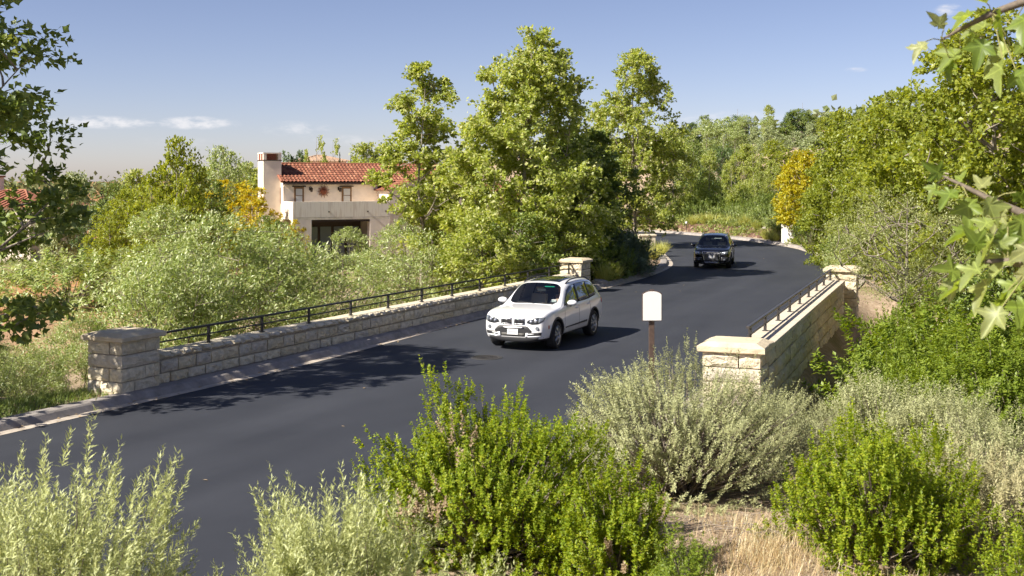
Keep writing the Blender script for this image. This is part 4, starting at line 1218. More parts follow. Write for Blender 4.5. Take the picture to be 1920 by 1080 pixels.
q7d = dict(clad=.03, cladmat=BLACKP, steer=R(3),
  windows=[('f', [(.86, 1.12), (-.16, 1.13)], [(.78, 1.18), (.34, 1.50), (.10, 1.575), (-.18, 1.60)]),
           ('r', [(-.24, 1.13), (-1.16, 1.15)], [(-.26, 1.60), (-1.16, 1.60)]),
           ('q', [(-1.24, 1.155), (-1.95, 1.20)], [(-1.24, 1.597), (-1.80, 1.53), (-2.0, 1.42)])],
  window_trim=([(.90, 1.095), (-1.0, 1.11), (-2.0, 1.17)], [(.80, 1.18), (.36, 1.51), (.10, 1.595), (-.5, 1.62), (-1.2, 1.62), (-1.8, 1.56), (-2.06, 1.43)]),
  strips=[], gaps=[[(.94, .36), (.96, .7), (.90, 1.06)], [(-.2, .36), (-.2, 1.11)]],
  handles=[(0, .97), (-1.02, .98)], mirror=(.74, 1.13), rail=(.12, -1.95, .65), railmat=RIM,
  tail=([(-2.28, .93), (-2.5, .93)], [(-2.22, 1.08), (-2.46, 1.06)]), rw=(1.14, 1.46), front=q7_front)
car('car', 'black SUV with tall chrome-edged grille coming round the bend', (11.05, 62.6), (-.235, -.972), q7, (1.5, -1.5), .385, .99, BLACKP, q7d, 6, 7, 11)

# ---------------- driver of the white car
def skinned(name, verts, edges, rads, mat, parent=None, levels=2):
    me = bpy.data.meshes.new(name); me.from_pydata(verts, edges, []); ob = bpy.data.objects.new(name, me); C.objects.link(ob)
    sk = ob.modifiers.new('k', 'SKIN'); ss = ob.modifiers.new('s', 'SUBSURF'); ss.levels = levels; ss.render_levels = levels
    for i, r_ in enumerate(rads):
        me.skin_vertices[0].data[i].radius = (r_, r_) if isinstance(r_, (int, float)) else r_
    me.skin_vertices[0].data[0].use_root = True
    m2 = evaluated(ob); bpy.data.objects.remove(ob)
    m2.polygons.foreach_set('use_smooth', [True] * len(m2.polygons))
    m2.materials.clear()
    return link(name, m2, mat, parent)
SKIN = pm('skin', (.50, .29, .20), .55); SHIRT = pm('dark_shirt', (.05, .06, .09), .85)
Mcar = Matrix.Translation((x5loc[0], x5loc[1], 0)) @ Matrix.Rotation(math.atan2(x5h[1], x5h[0]), 4, 'Z')
pv = [(-.12, .38, .80), (-.20, .38, 1.0), (-.24, .38, 1.20), (-.23, .38, 1.32), (-.22, .38, 1.38), (-.20, .38, 1.49), (-.20, .38, 1.58),
      (-.23, .57, 1.20), (-.08, .63, 1.02), (.14, .56, 1.02), (.25, .53, 1.06), (-.23, .19, 1.20), (-.08, .13, 1.02), (.14, .20, 1.02), (.25, .23, 1.06), (.25, .48, .78), (.25, .28, .78)]
pe = [(0, 1), (1, 2), (2, 3), (3, 4), (4, 5), (5, 6), (2, 7), (7, 8), (8, 9), (9, 10), (2, 11), (11, 12), (12, 13), (13, 14), (0, 15), (0, 16)]
pr = [.15, .15, .14, .06, .06, .10, .07, .07, .05, .04, .035, .07, .05, .04, .035, .08, .08]
drv = skinned('person', [tuple(Mcar @ Vector(p)) for p in pv], pe, pr, SKIN)
tag(drv, 'driver seated behind the wheel of the white car, hands on the wheel', 'person')
sh = skinned('shirt', [tuple(Mcar @ Vector(p)) for p in pv[:3] + pv[7:9] + pv[11:13]], [(0, 1), (1, 2), (2, 3), (3, 4), (2, 5), (5, 6)], [.165, .165, .155, .083, .062, .083, .062], SHIRT, drv)

# ================================================================ VEGETATION
def unit(a): return a / np.maximum(np.linalg.norm(a, axis=-1, keepdims=True), 1e-9)
KITE = (np.array([(0, 0, 0), (-.5, .45, .10), (0, 1, 0), (.5, .45, .10)], float), np.array([(0, 2, 1), (0, 3, 2)]))
BLADE = (np.array([(-.5, 0, 0), (.5, 0, 0), (.35, .55, .3), (-.35, .55, .3), (0, 1, 1.0)], float), np.array([(0, 1, 2), (0, 2, 3), (3, 2, 4)]))
SYC = (np.array([(0, .30, -.04), (0, 0, 0), (-.30, .06, .05), (-.52, .22, .07), (-.27, .36, .02), (-.60, .74, .10), (-.20, .62, 0), (0, 1.05, .02), (.20, .62, 0), (.60, .74, .10), (.27, .36, .02), (.52, .22, .07), (.30, .06, .05)], float),
       np.array([(0, k, k + 1) for k in range(1, 12)] + [(0, 12, 1)]))
SYC3 = (np.array([(0, 0, 0), (-.5, .35, .06), (-.22, .55, .02), (0, 1, 0), (.22, .55, .02), (.5, .35, .06)], float), np.array([(0, 2, 1), (0, 3, 2), (0, 4, 3), (0, 5, 4)]))
def leaf_mesh(name, P, D, Nn, Ln, Wd, tmpl, mat, parent=None, link_it=True):
    """one mesh of separate leaves: P base, D axis, Nn upper side, Ln length, Wd width"""
    T, F = tmpl
    D = unit(D); X = unit(np.cross(D, Nn)); Z = np.cross(X, D)
    Ln = np.broadcast_to(Ln, (len(P),)); Wd = np.broadcast_to(Wd, (len(P),))
    V = P[:, None, :] + X[:, None, :] * (T[None, :, 0:1] * Wd[:, None, None]) + D[:, None, :] * (T[None, :, 1:2] * Ln[:, None, None]) + Z[:, None, :] * (T[None, :, 2:3] * Wd[:, None, None])
    k = len(T)
    FF = (F[None] + (np.arange(len(P)) * k)[:, None, None]).reshape(-1, 3)
    me = np_mesh(name, V.reshape(-1, 3), FF)
    me.materials.append(mat)
    return me
def tubes_mesh(name, paths, mat, sides=5):
    """paths: list of (points (n,3), radii (n)) -> one mesh"""
    V = []; F = []; o = 0
    cs = np.array([(math.cos(2 * PI * k / sides), math.sin(2 * PI * k / sides)) for k in range(sides)])
    for P, r in paths:
        P = np.asarray(P, float); r = np.asarray(r, float); n = len(P)
        d = unit(np.gradient(P, axis=0))
        ref = np.where(np.abs(d[:, 2:3]) > .9, np.array([[1., 0, 0]]), np.array([[0, 0, 1.]]))
        a = unit(np.cross(ref, d)); b_ = np.cross(d, a)
        ring = P[:, None] + (a[:, None] * cs[None, :, :1] + b_[:, None] * cs[None, :, 1:]) * r[:, None, None]
        V.append(ring.reshape(-1, 3))
        i, k = np.meshgrid(np.arange(n - 1), np.arange(sides), indexing='ij'); k2 = (k + 1) % sides
        F.append((np.stack([i * sides + k, i * sides + k2, (i + 1) * sides + k2, (i + 1) * sides + k], -1) + o).reshape(-1, 4))
        o += n * sides
    me = np_mesh(name, np.vstack(V), np.vstack(F), smooth=True)
    me.materials.append(mat)
    return me
def bez(a, b_, c, n=6):
    t = np.linspace(0, 1, n)[:, None]
    return (1 - t) ** 2 * a + 2 * t * (1 - t) * b_ + t * t * c

BARK = pm('pale_bark', (.30, .26, .21), .9, nscale=9, namt=.45, bump=.6, bscale=30)
BARKD = pm('dark_bark', (.10, .08, .06), .95, nscale=9, namt=.4, bump=.6, bscale=30)
TWIG = pm('grey_twig', (.24, .20, .16), .9, nscale=9, namt=.35)
# leaf tones (base colours)
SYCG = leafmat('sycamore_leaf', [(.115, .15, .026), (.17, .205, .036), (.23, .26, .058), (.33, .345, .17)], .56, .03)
SYCD = leafmat('shaded_sycamore_leaf', [(.065, .095, .016), (.095, .13, .024), (.14, .165, .035)], .34, .05)  # darker copy of the sycamore leaf, shade put into the colour; dark shrubs share it
SYCY = leafmat('spring_leaf', [(.105, .135, .016), (.15, .178, .023), (.205, .22, .038)], .56, .03)
SYCP = leafmat('pale_sycamore_leaf', [(.12, .15, .055), (.18, .21, .09), (.25, .27, .15)], .36, .06)
OAKG = leafmat('deep_green_leaf', [(.030, .055, .014), (.05, .080, .02), (.075, .11, .03)], .28, .05)
WILL = leafmat('willow_leaf', [(.10, .14, .026), (.145, .19, .042), (.20, .235, .07), (.32, .345, .19)], .4, .07)
YELL = leafmat('yellow_leaf', [(.24, .20, .010), (.30, .27, .015), (.22, .24, .020)], .45, .04)
FLOW = leafmat('orange_yellow_blossom', [(.27, .20, .008), (.33, .27, .012), (.16, .19, .025)], .35, .03)
COYG = leafmat('coyote_brush_leaf', [(.075, .115, .008), (.11, .155, .010), (.155, .195, .014), (.215, .235, .022)], .42, .02)
COYD = leafmat('bank_brush_leaf', [(.075, .11, .012), (.105, .145, .016), (.15, .185, .027)], .4, .025)
SAGE = leafmat('sage_leaf', [(.15, .16, .075), (.205, .215, .105), (.26, .265, .14)], .22, .03)
ARTE = leafmat('artemisia_leaf', [(.185, .205, .08), (.24, .26, .108), (.30, .315, .145)], .28, .04)
BEIG = leafmat('dry_sage_leaf', [(.17, .165, .08), (.24, .225, .12), (.30, .275, .16)], .25, .03)
DEAD = leafmat('dead_leaf', [(.15, .11, .065), (.20, .15, .092), (.25, .195, .13)], .2, .03)
CYPR = leafmat('cypress_leaf', [(.018, .03, .012), (.03, .05, .018)], .2, .03)
STRAW = leafmat('straw', [(.24, .18, .095), (.32, .245, .135), (.40, .32, .20)], .3, .04)
GRASS = leafmat('green_grass', [(.07, .11, .02), (.11, .15, .03), (.16, .18, .05)], .35, .04)
FGRASS = leafmat('fountain_grass', [(.20, .22, .045), (.28, .28, .07), (.36, .34, .12)], .4, .04)
ECHI = leafmat('grey_green_leaf', [(.05, .075, .035), (.08, .105, .055), (.10, .13, .08)], .25, .06)

def noise_ok(p, fr, th): return noise.noise(Vector(p) * fr) > th
def tree_meshes(seed, H, env, nclu, per, leaf, wid, crad, leafm, bark, tmpl=KITE, trunk_r=.14, gap=-.15, gfreq=.55, limbs=9, lean=(0, 0), first=.16, upness=.5, twigs=6, droop=.15, flat=.75, stems=1, spread=.0, shell=.45, wind=(0, 0, 0), gz_s=1.0):
    """env: (height fraction, radius, x offset) up the tree. Returns (crown mesh, trunk mesh)"""
    rng = np.random.default_rng(seed); pr = random.Random(seed)
    hs = np.array([e[0] for e in env]) * H; rs = np.array([e[1] for e in env]); xo = np.array([e[2] if len(e) > 2 else 0 for e in env])
    def trunk_pt(z, k=0):
        t = np.clip(z / H, 0, 1)
        a = 2 * PI * k / max(stems, 1) + seed
        return np.array([lean[0] * t + np.interp(z, hs, xo) * .6 + .10 * math.sin(3 * t + seed) * H * .05 + spread * t * math.cos(a), lean[1] * t + .08 * math.cos(2.5 * t + seed) * H * .05 + spread * t * math.sin(a), z])
    paths = []
    tz = np.linspace(-.4, H * .93, 12)
    for k in range(stems):
        P = np.array([trunk_pt(z, k) for z in tz]); P[0] = P[1] + np.array([0, 0, -.5])
        paths.append((P, trunk_r * (1 - .88 * np.linspace(0, 1, 12) ** .9) * (1.0 if stems == 1 else .75)))
    # cluster centres inside the envelope, towards its surface, with gaps
    cl = []; tries = 0
    wts = rs + .15
    while len(cl) < nclu and tries < nclu * 30:
        tries += 1
        z = pr.uniform(hs[0], hs[-1])
        r = np.interp(z, hs, rs)
        if pr.random() > (r + .1) / (rs.max() + .1): continue
        a = pr.uniform(0, 2 * PI); q = pr.random() ** shell
        p = np.array([np.interp(z, hs, xo) + r * q * math.cos(a), r * q * math.sin(a), z])
        if not noise_ok((p + seed * 7.3) * np.array([1, 1, gz_s]), gfreq, gap): continue
        cl.append(p)
    cl = np.array(cl)
    # limbs: from the trunk to some far clusters
    anchors = [trunk_pt(z, k) for k in range(stems) for z in np.linspace(H * first, H * .93, 10)]
    order = rng.permutation(len(cl))
    for n_, idx in enumerate(order):
        c = cl[idx]
        if n_ < limbs:
            rr = math.hypot(c[0] - np.interp(c[2], hs, xo), c[1])
            z0 = max(H * first * .8, c[2] - rr * (.35 + upness)); s = trunk_pt(z0, n_ % stems)
            mid = (s + c) / 2 + np.array([0, 0, -.08 * rr]) + rng.normal(0, .12, 3)
            P = bez(s, mid, c, 7); r0 = trunk_r * .42 * (1 - .6 * z0 / H)
            paths.append((P, np.linspace(r0, .012, 7)))
            anchors += [p for p in P[2:]]
        else:
            A = np.array(anchors); d = np.linalg.norm(A - c, axis=1) + np.where(A[:, 2] > c[2] - .05, 1.2, 0)
            s = A[d.argmin()]
            P = bez(s, (s + c) / 2 + rng.normal(0, .10, 3) + np.array([0, 0, .05]), c, 5)
            paths.append((P, np.linspace(min(.03, trunk_r * .2), .007, 5)))
            anchors.append(P[2]); anchors.append(P[3])
    # leaves on twigs round each cluster
    K = len(cl); n = K * per
    ci = np.repeat(np.arange(K), per)
    ctr = np.stack([np.interp(cl[:, 2], hs, xo), np.zeros(K), cl[:, 2] - .5], 1)
    outw = unit(cl - ctr)
    tw = unit(rng.normal(0, 1, (K, twigs, 3)) + outw[:, None] * .8 + np.array([0, 0, .25]))
    cs = crad * rng.uniform(.55, 1.25, K)
    ti = rng.integers(0, twigs, n)
    dirs = tw[ci, ti]
    tt = rng.uniform(.1, 1, n) ** .8
    P = cl[ci] + dirs * (tt * cs[ci])[:, None] * np.array([1, 1, flat]) + rng.normal(0, .10, (n, 3)) * cs[ci][:, None]
    D = dirs * .7 + rng.normal(0, .6, (n, 3)) + np.array([0, 0, -droop]) + np.array(wind)
    Nn = rng.normal(0, .55, (n, 3)) + np.array([0, 0, .8]) + outw[ci] * .35
    ln = leaf * rng.uniform(.65, 1.25, n)
    zs = (H - .0) / np.percentile(P[:, 2], 99.9); P[:, 2] *= zs
    paths = [(q * np.array([1, 1, zs]), r_) for q, r_ in paths]
    ok_ = P[:, 2] < H * 1.0; P, D, Nn, ln = P[ok_], D[ok_], Nn[ok_], ln[ok_]
    crown = leaf_mesh('crown', P, D, Nn, ln, ln * wid, tmpl, leafm)
    trunk = tubes_mesh('trunk', paths, bark, 5)
    return crown, trunk
def shrub_meshes(seed, Rr, H, nspr, slen, per, leaf, wid, leafm, stemm, upright=.55, lumps=.3, lfreq=1.6, thick=.35, tmpl=KITE, angle=.75, bend=0.0, dead=None, deadmat=None, core=.25, jitter=.006, base=.12, stemfrac=.2, dome=.8):
    """dome of leafy sprigs on stems from the root. dead: list of (centre, radius) where sprigs are brown"""
    rng = np.random.default_rng(seed)
    u = rng.uniform(-base, 1, nspr); a = rng.uniform(0, 2 * PI, nspr)
    cz = u; s = np.sqrt(np.clip(1 - u * u, 0, 1))
    d = np.stack([s * np.cos(a), s * np.sin(a), cz], 1)
    lump = np.array([noise.noise(Vector(p) * lfreq + Vector((seed * 3.1, 0, 0))) for p in d])
    lump2 = np.array([noise.noise(Vector(p) * lfreq * 3 + Vector((0, seed * 1.7, 0))) for p in d])
    q = rng.uniform(0, 1, nspr) ** thick * (1 - core) + core
    rad = (1 + lumps * lump * 1.6 + lumps * .5 * lump2) * q
    d = np.column_stack([d[:, :2] * dome ** -.35, np.sign(d[:, 2]) * np.abs(d[:, 2]) ** dome])
    B = d * rad[:, None] * np.array([Rr, Rr, H * .82]) + np.array([0, 0, .04])
    B[:, 2] = np.maximum(B[:, 2], .02)
    gdir = unit(d * np.array([1, 1, .6]) * (1 - upright) + np.array([0, 0, upright]) + rng.normal(0, .16, (nspr, 3)))
    ls = slen * rng.uniform(.55, 1.35, nspr)
    n = nspr * per
    si = np.repeat(np.arange(nspr), per)
    t = np.tile(np.linspace(.02, 1, per), nspr) + rng.normal(0, .02, n)
    ga = np.tile(np.arange(per) * 2.4, nspr) + np.repeat(rng.uniform(0, 6.3, nspr), per)
    gd = gdir[si]
    px = unit(np.cross(gd, np.array([[.3, .5, .81]]))); py = np.cross(gd, px)
    side = px * np.cos(ga)[:, None] + py * np.sin(ga)[:, None]
    bendv = (d * np.array([1, 1, 0]))[si] * (bend * t ** 2 * ls[si])[:, None]
    P = B[si] + gd * (t * ls[si])[:, None] + bendv + rng.normal(0, jitter, (n, 3))
    D = gd * (1 - angle * (1.15 - .5 * t))[:, None] + side * angle + rng.normal(0, .15, (n, 3))
    Nn = gd * .6 - side * .3 + np.array([0, 0, .5]) + rng.normal(0, .3, (n, 3))
    ln = leaf * rng.uniform(.6, 1.25, n) * (1.1 - .35 * t)
    fz = H / np.percentile(P[:, 2], 99.3); fr_ = Rr / np.percentile(np.hypot(P[:, 0], P[:, 1]), 96)
    P *= np.array([fr_, fr_, fz]); B = B * np.array([fr_, fr_, fz])
    parts = []
    isd = np.zeros(nspr, bool)
    if dead:
        for c, r_ in dead: isd |= np.linalg.norm(B - np.array(c), axis=1) < r_ * rng.uniform(.8, 1.2, nspr)
    m_ = ~isd[si]
    parts.append(('foliage', leaf_mesh('foliage', P[m_], D[m_], Nn[m_], ln[m_], ln[m_] * wid, tmpl, leafm)))
    if isd.any():
        m_ = isd[si]; parts.append(('dead_foliage', leaf_mesh('dead_foliage', P[m_], D[m_], Nn[m_], ln[m_] * .9, ln[m_] * wid * .8, tmpl, deadmat)))
    paths = []
    pick = rng.permutation(nspr)[:int(nspr * stemfrac)]
    for k in pick:
        e = B[k] + gdir[k] * ls[k] * .45; e2 = B[k] * .92
        root = np.array([rng.normal(0, .10 * Rr), rng.normal(0, .10 * Rr), -.05])
        mid = (root + e2) / 2 * np.array([.8, .8, 1]) + np.array([0, 0, -.05 * H])
        P_ = np.vstack([bez(root, mid, e2, 5), e[None]])
        paths.append((P_, np.linspace(.012, .0015, 6) * (H ** .5)))
    parts.append(('stems', tubes_mesh('stems', paths, stemm, 3)))
    return parts
def plant(name, parts, loc, label, cat, group=None, rz=0, s=1.0):
    P = empty(name, loc, rz, s); tag(P, label, cat, group)
    for nm, me in parts: link(nm, me, None, P)
    return P
def on_ground(px, Y): return (xat(px, Y), Y, gz(xat(px, Y), Y))

# ---------------------------------------------------------------- hero sycamores
def tree(name, label, px, Y, top, rz=0, group=None, base=None, cat='tree', **kw):
    x = xat(px, Y); z0 = gz(x, Y) if base is None else base
    H = zat(top, Y) - z0
    c, t = tree_meshes(H=H, **kw)
    return plant(name, [('crown', c), ('trunk', t)], (x, Y, z0), label, cat, group, rz)
G_S = 'sycamores around the bridge'
tree('sycamore_tree', 'slender open sycamore with white trunk standing before the villa', 788, 55, 118, seed=11, env=[(.22, .9, .2), (.34, 1.6, .4), (.47, 2.3, -.2), (.58, 1.8, -.1), (.70, 1.8, .1), (.78, 1.6, .1), (.88, 1.2, .3), (1.0, .25, .3)],
     nclu=180, per=130, leaf=.17, wid=.8, crad=.62, leafm=SYCG, bark=BARK, tmpl=KITE, trunk_r=.12, gap=-.02, gfreq=.7, limbs=14, group=G_S, first=.3)
tree('sycamore_tree', 'tallest broad sycamore rising behind the white car', 990, 52.5, 56, seed=23, env=[(.04, 2.6, .4), (.14, 3.5, .2), (.28, 3.9, .1), (.42, 3.8, -.1), (.55, 3.2, -.4), (.64, 2.6, -.2), (.74, 2.1, .1), (.84, 1.9, .2), (.92, 1.3, .2), (1.0, .3, .2)],
     nclu=430, per=160, leaf=.17, wid=.8, crad=.78, leafm=SYCG, bark=BARK, tmpl=KITE, trunk_r=.2, gap=-.12, gfreq=.5, limbs=22, group=G_S, shell=.5)
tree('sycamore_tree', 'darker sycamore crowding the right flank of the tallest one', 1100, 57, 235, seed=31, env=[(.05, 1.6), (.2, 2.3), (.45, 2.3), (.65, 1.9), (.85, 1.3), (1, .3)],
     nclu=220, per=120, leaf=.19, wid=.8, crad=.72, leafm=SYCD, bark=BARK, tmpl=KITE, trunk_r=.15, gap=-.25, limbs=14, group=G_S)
tree('sycamore_tree', 'twin-topped sycamore on the inside of the bend, left of the black car', 1192, 80, 94, seed=42, env=[(.08, 2.4), (.25, 3.4), (.45, 3.4), (.6, 3.2), (.72, 2.7), (.84, 1.9), (.93, 1.3), (1, .5)],
     nclu=370, per=115, leaf=.19, wid=.8, crad=.72, leafm=SYCG, bark=BARK, tmpl=KITE, trunk_r=.16, gap=-.06, gfreq=.6, limbs=16, stems=2, spread=1.0, group=G_S, first=.2)
tree('sycamore_tree', 'sycamore with shade painted into its leaf colour, reaching in from the left edge over the pillar', -290, 24, -300, seed=57, env=[(.10, 2.0, .5), (.145, 4.1, .6), (.18, 4.0, .5), (.215, 2.0, .3), (.275, 2.6, .3), (.31, 4.2, .4), (.38, 4.3, .4), (.45, 3.8, .3), (.55, 3.7, .3), (.68, 3.8, .1), (.82, 3.0, 0), (.93, 1.8, 0), (1, .5, 0)],
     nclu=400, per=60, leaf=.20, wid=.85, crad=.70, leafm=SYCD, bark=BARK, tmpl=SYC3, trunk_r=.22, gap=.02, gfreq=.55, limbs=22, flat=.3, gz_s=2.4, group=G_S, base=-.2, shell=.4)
tree('sycamore_tree', 'tall yellow-green sycamore filling the right edge behind the near leaves', 1850, 33, 18, seed=63, env=[(.16, 2.4, .3), (.3, 3.3, .4), (.48, 3.5, .5), (.62, 3.1, .3), (.78, 2.3, .2), (.9, 1.3, 0), (1, .3, -.2)],
     nclu=420, per=120, leaf=.14, wid=.82, crad=.66, leafm=SYCY, bark=BARK, tmpl=KITE, trunk_r=.17, gap=-.2, limbs=18, group=G_S)

# ---------------------------------------------------------------- tree stock for the middle distance and background
ENV_O = [(.14, .7), (.28, 1.5), (.45, 1.9), (.65, 1.65), (.82, 1.1), (.94, .6), (1, .2)]
ENV_N = [(.12, .7), (.3, 1.15), (.5, 1.2), (.7, .95), (.88, .55), (1, .12)]
ENV_B = [(.06, 1.3), (.2, 1.9), (.45, 2.1), (.7, 1.7), (.9, 1.0), (1, .3)]
def stock(seed, leafm, env, nclu=150, per=92, leaf=.13, H=5.5, bark=BARK, gap=-.15, crad=.55, wid=.75, **kw):
    c, t = tree_meshes(seed, H, env, nclu, per, leaf, wid, crad, leafm, bark, gap=gap, trunk_r=kw.pop('trunk_r', .09), **kw)
    return [('crown', c), ('trunk', t)], H
STK = {
 'g1': stock(101, SYCG, ENV_O), 'g2': stock(102, SYCG, ENV_N, nclu=120), 'y1': stock(103, SYCY, ENV_O), 'y2': stock(104, SYCY, ENV_B, nclu=190),
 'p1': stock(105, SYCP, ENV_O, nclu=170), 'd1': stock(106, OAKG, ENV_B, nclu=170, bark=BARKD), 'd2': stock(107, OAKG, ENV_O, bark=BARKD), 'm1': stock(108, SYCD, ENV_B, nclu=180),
 'yl': stock(109, YELL, ENV_O, nclu=260, leaf=.13, per=70, crad=.45, gap=-.45), 's1': stock(110, SYCG, [(.3, .5), (.5, 1.0), (.75, 1.1), (.9, .7), (1, .2)], nclu=60, gap=.0, stems=2, spread=.5),
 'w1': stock(111, WILL, ENV_B, nclu=170, leaf=.16, wid=.4, per=80), 'cy': stock(112, CYPR, [(.02, .35), (.2, .5), (.6, .42), (1, .04)], nclu=130, leaf=.12, crad=.22, per=60, gap=-.9, bark=BARKD, H=6),
 'fl': stock(113, FLOW, ENV_B, nclu=200, leaf=.12, per=70, crad=.45, gap=-.2), 'pi': stock(114, OAKG, [(.15, 1.2), (.4, 1.0), (.7, .7), (1, .1)], nclu=140, leaf=.16, wid=.3, per=70, gap=.0),
}
def put(name, kind, px, Y, top, wide, label, group=None, cat='tree', rz=None, base=None, sink=0):
    """stock tree standing at depth Y whose top shows at photo row `top`; wide = crown stretch"""
    parts, H = STK[kind]
    x = xat(px, Y); z0 = (gz(x, Y) if base is None else base) - sink
    s = max(.15, (zat(top, Y) - z0) / H)
    return plant(name, parts, (x, Y, z0), label, cat, group, (px * .37 + Y) % 6.28 if rz is None else rz, (s * wide, s * wide, s))
G_B = 'trees behind the far bend'
# behind the black car: small bright trees with visible trunks
for px, Y, top, wd, kd, lb in ((1262, 106, 250, .8, 'g1', 'tree with thick brown trunk just beyond the far end of the road'),
    (1330, 108, 282, .75, 'g2', 'bright green tree directly above the roof of the black car'), (1375, 104, 292, .7, 's1', 'small pale-trunked tree just right of the black car'),
    (1418, 103, 285, .62, 's1', 'slim white-stemmed multi-trunk tree before the yellow tree'), (1448, 106, 300, .7, 'g1', 'bright green roundish tree touching the left side of the yellow tree'),
    (1300, 116, 268, .8, 'm1', 'shaded tree at the back of the far planting, left of the black car'), (1395, 118, 270, .9, 'g1', 'taller green tree at the back between the slim white-stemmed ones')):
    put('small_tree', kd, px, Y, top, wd, lb, G_B)
put('yellow_tree', 'yl', 1506, 82, 282, .95, 'golden yellow columnar tree by the white pier', None)
put('small_tree', 'y1', 1572, 78, 262, .8, 'yellow-green tree overlapping the right side of the golden tree', G_B)
G_R = 'trees on the right bank'
for px, Y, top, wd, kd, lb in ((1600, 66, 205, .85, 'y1', 'spring-green tree rising right of the golden tree'), (1665, 60, 180, .8, 'y1', 'tall spring-green tree left of the right-edge sycamore'),
    (1730, 56, 150, .9, 'y2', 'dense yellow-green tree behind the upper near leaves'), (1560, 62, 330, 1.0, 'y2', 'low yellow-green tree over the spiky roadside plants'), (1640, 52, 320, 1.0, 'y2', 'broad yellow-green tree behind the feathery tree'),
    (1790, 46, 230, .9, 'g1', 'mid-green tree between the feathery tree and the right-edge sycamore'), (1900, 44, 120, 1.0, 'y2', 'dense tree at the right edge behind the tall sycamore'), (1880, 27, 440, .9, 'm1', 'low shaded tree at the right edge below the near leaves')):
    put('bank_tree', kd, px, Y, top, wd, lb, G_R)
# hillside trees: far, alike
HL = {k_: v_ + ' in the far wood climbing the hillside behind the bend' for k_, v_ in dict(g1='mid-green spreading tree', p1='silvery pale tree', g2='narrow green tree', m1='dark bushy tree', d2='deep green round tree', y1='yellow-green tree', w1='grey-green willowy tree', pi='dark conifer').items()}
fr = random.Random(77)
k = 0
for row, (Y, t0, n_) in enumerate(((150, 232, 11), (175, 212, 12), (205, 196, 11), (132, 262, 8))):
    for i in range(n_):
        px = 1262 + (1720 - 1262) * (i + fr.uniform(.1, .9)) / n_
        slope = (px - 1262) / 460
        top = t0 + 34 - 52 * slope + fr.uniform(-16, 14)
        kd = fr.choice(('g1', 'p1', 'g2', 'm1', 'd2', 'p1', 'y1', 'w1', 'pi'))
        x = xat(px, Y); hgt = fr.uniform(5, 9)
        put('hillside_tree', kd, px, Y + fr.uniform(-6, 6), top, fr.uniform(.8, 1.15), HL[kd], 'far hillside wood', base=zat(top, Y) - hgt)
for px, top in ((1510, 235), (1508, 250), (1552, 240)):
    put('cypress_tree', 'cy', px, 170, top, .8, 'dark narrow cypress among the far hillside trees', 'hillside cypresses', base=zat(top, 170) - 6)
# ---- left distance
G_L = 'trees in the valley left of the villa'
for nm, kd, px, Y, top, wd, lb in (
    ('tall_tree', 'y1', 332, 60, 258, .62, 'tall yellow-green tree peaking above the willow bushes'), ('tall_tree', 'y2', 305, 66, 318, .8, 'rounded yellow-green tree below the tall peaked one'),
    ('tall_tree', 'w1', 420, 84, 274, .8, 'grey-green pointed tree left of the chimney'), ('tall_tree', 'g1', 462, 88, 305, .8, 'green tree tucked behind the chimney'),
    ('tall_tree', 'p1', 132, 84, 322, .85, 'silvery pale tree with white trunk at the edge of the brown field'), ('tall_tree', 'p1', 70, 110, 400, .8, 'silvery low tree under the left house roof'), ('tall_tree', 'm1', 215, 90, 345, .9, 'shaded green tree beside the two cypresses'),
    ('tall_tree', 'y2', 240, 76, 352, .9, 'bushy yellow-green tree left of the tall peaked tree'), ('tall_tree', 'g1', 258, 96, 318, .7, 'sparse dark-topped tree behind the bushy yellow-green one'), ('tall_tree', 'm1', 380, 72, 325, .9, 'rounded tree between the tall peak and the orange blossom'),
    ('tall_tree', 'd1', 180, 80, 395, .8, 'dark evergreen at the foot of the valley trees'), ('tall_tree', 'm1', 22, 91, 396, .9, 'rounded tree hiding the walls of the left house'), ('tall_tree', 'y1', 20, 128, 352, 1.0, 'bright green tree beside the left house chimney'),
    ('tall_tree', 'd1', 540, 108, 283, .6, 'dark rounded tree above the villa roof near the chimney'), ('tall_tree', 's1', 593, 112, 254, .5, 'thin feathery tree above the middle of the villa roof'), ('tall_tree', 's1', 626, 112, 260, .5, 'second thin feathery tree above the villa roof'),
    ('tall_tree', 'g1', 690, 105, 268, .9, 'green tree above the right end of the villa roof'), ('tall_tree', 'm1', 850, 78, 300, 1.0, 'shaded tree filling the gap between the two big sycamores'), ('tall_tree', 'g1', 745, 92, 285, .9, 'green tree behind the open sycamore'), ('tall_tree', 'd1', 1060, 95, 240, .9, 'dark tree behind the tallest sycamore')):
    put(nm, kd, px, Y, top, wd, lb, G_L)
for px, top, Y in ((190, 352, 118), (199, 354, 118), (206, 358, 118)): put('cypress_tree', 'cy', px, Y, top, .55, 'dark narrow cypress among the valley trees behind the brown field', 'valley cypresses')
for px, top, Y in ((573, 296, 130), (637, 285, 130), (658, 290, 130)): put('cypress_tree', 'cy', px, Y, top, .45, 'small dark cypress poking above the villa roof ridge', 'roofline cypresses', base=zat(330, 130))
put('flowering_tree', 'fl', 432, 76, 338, 1.35, 'shrub covered in orange-yellow blossom left of the chimney', cat='shrub')
put('flowering_tree', 'fl', 472, 70, 352, 1.0, 'yellow-blossomed shrub touching the foot of the chimney', cat='shrub')
put('flowering_tree', 'fl', 555, 66, 412, .7, 'small yellow-blossomed shrub at the balcony pier', cat='shrub')
put('flowering_tree', 'y2', 205, 72, 392, .8, 'low bright yellow-green shrub under the cypresses', cat='shrub')
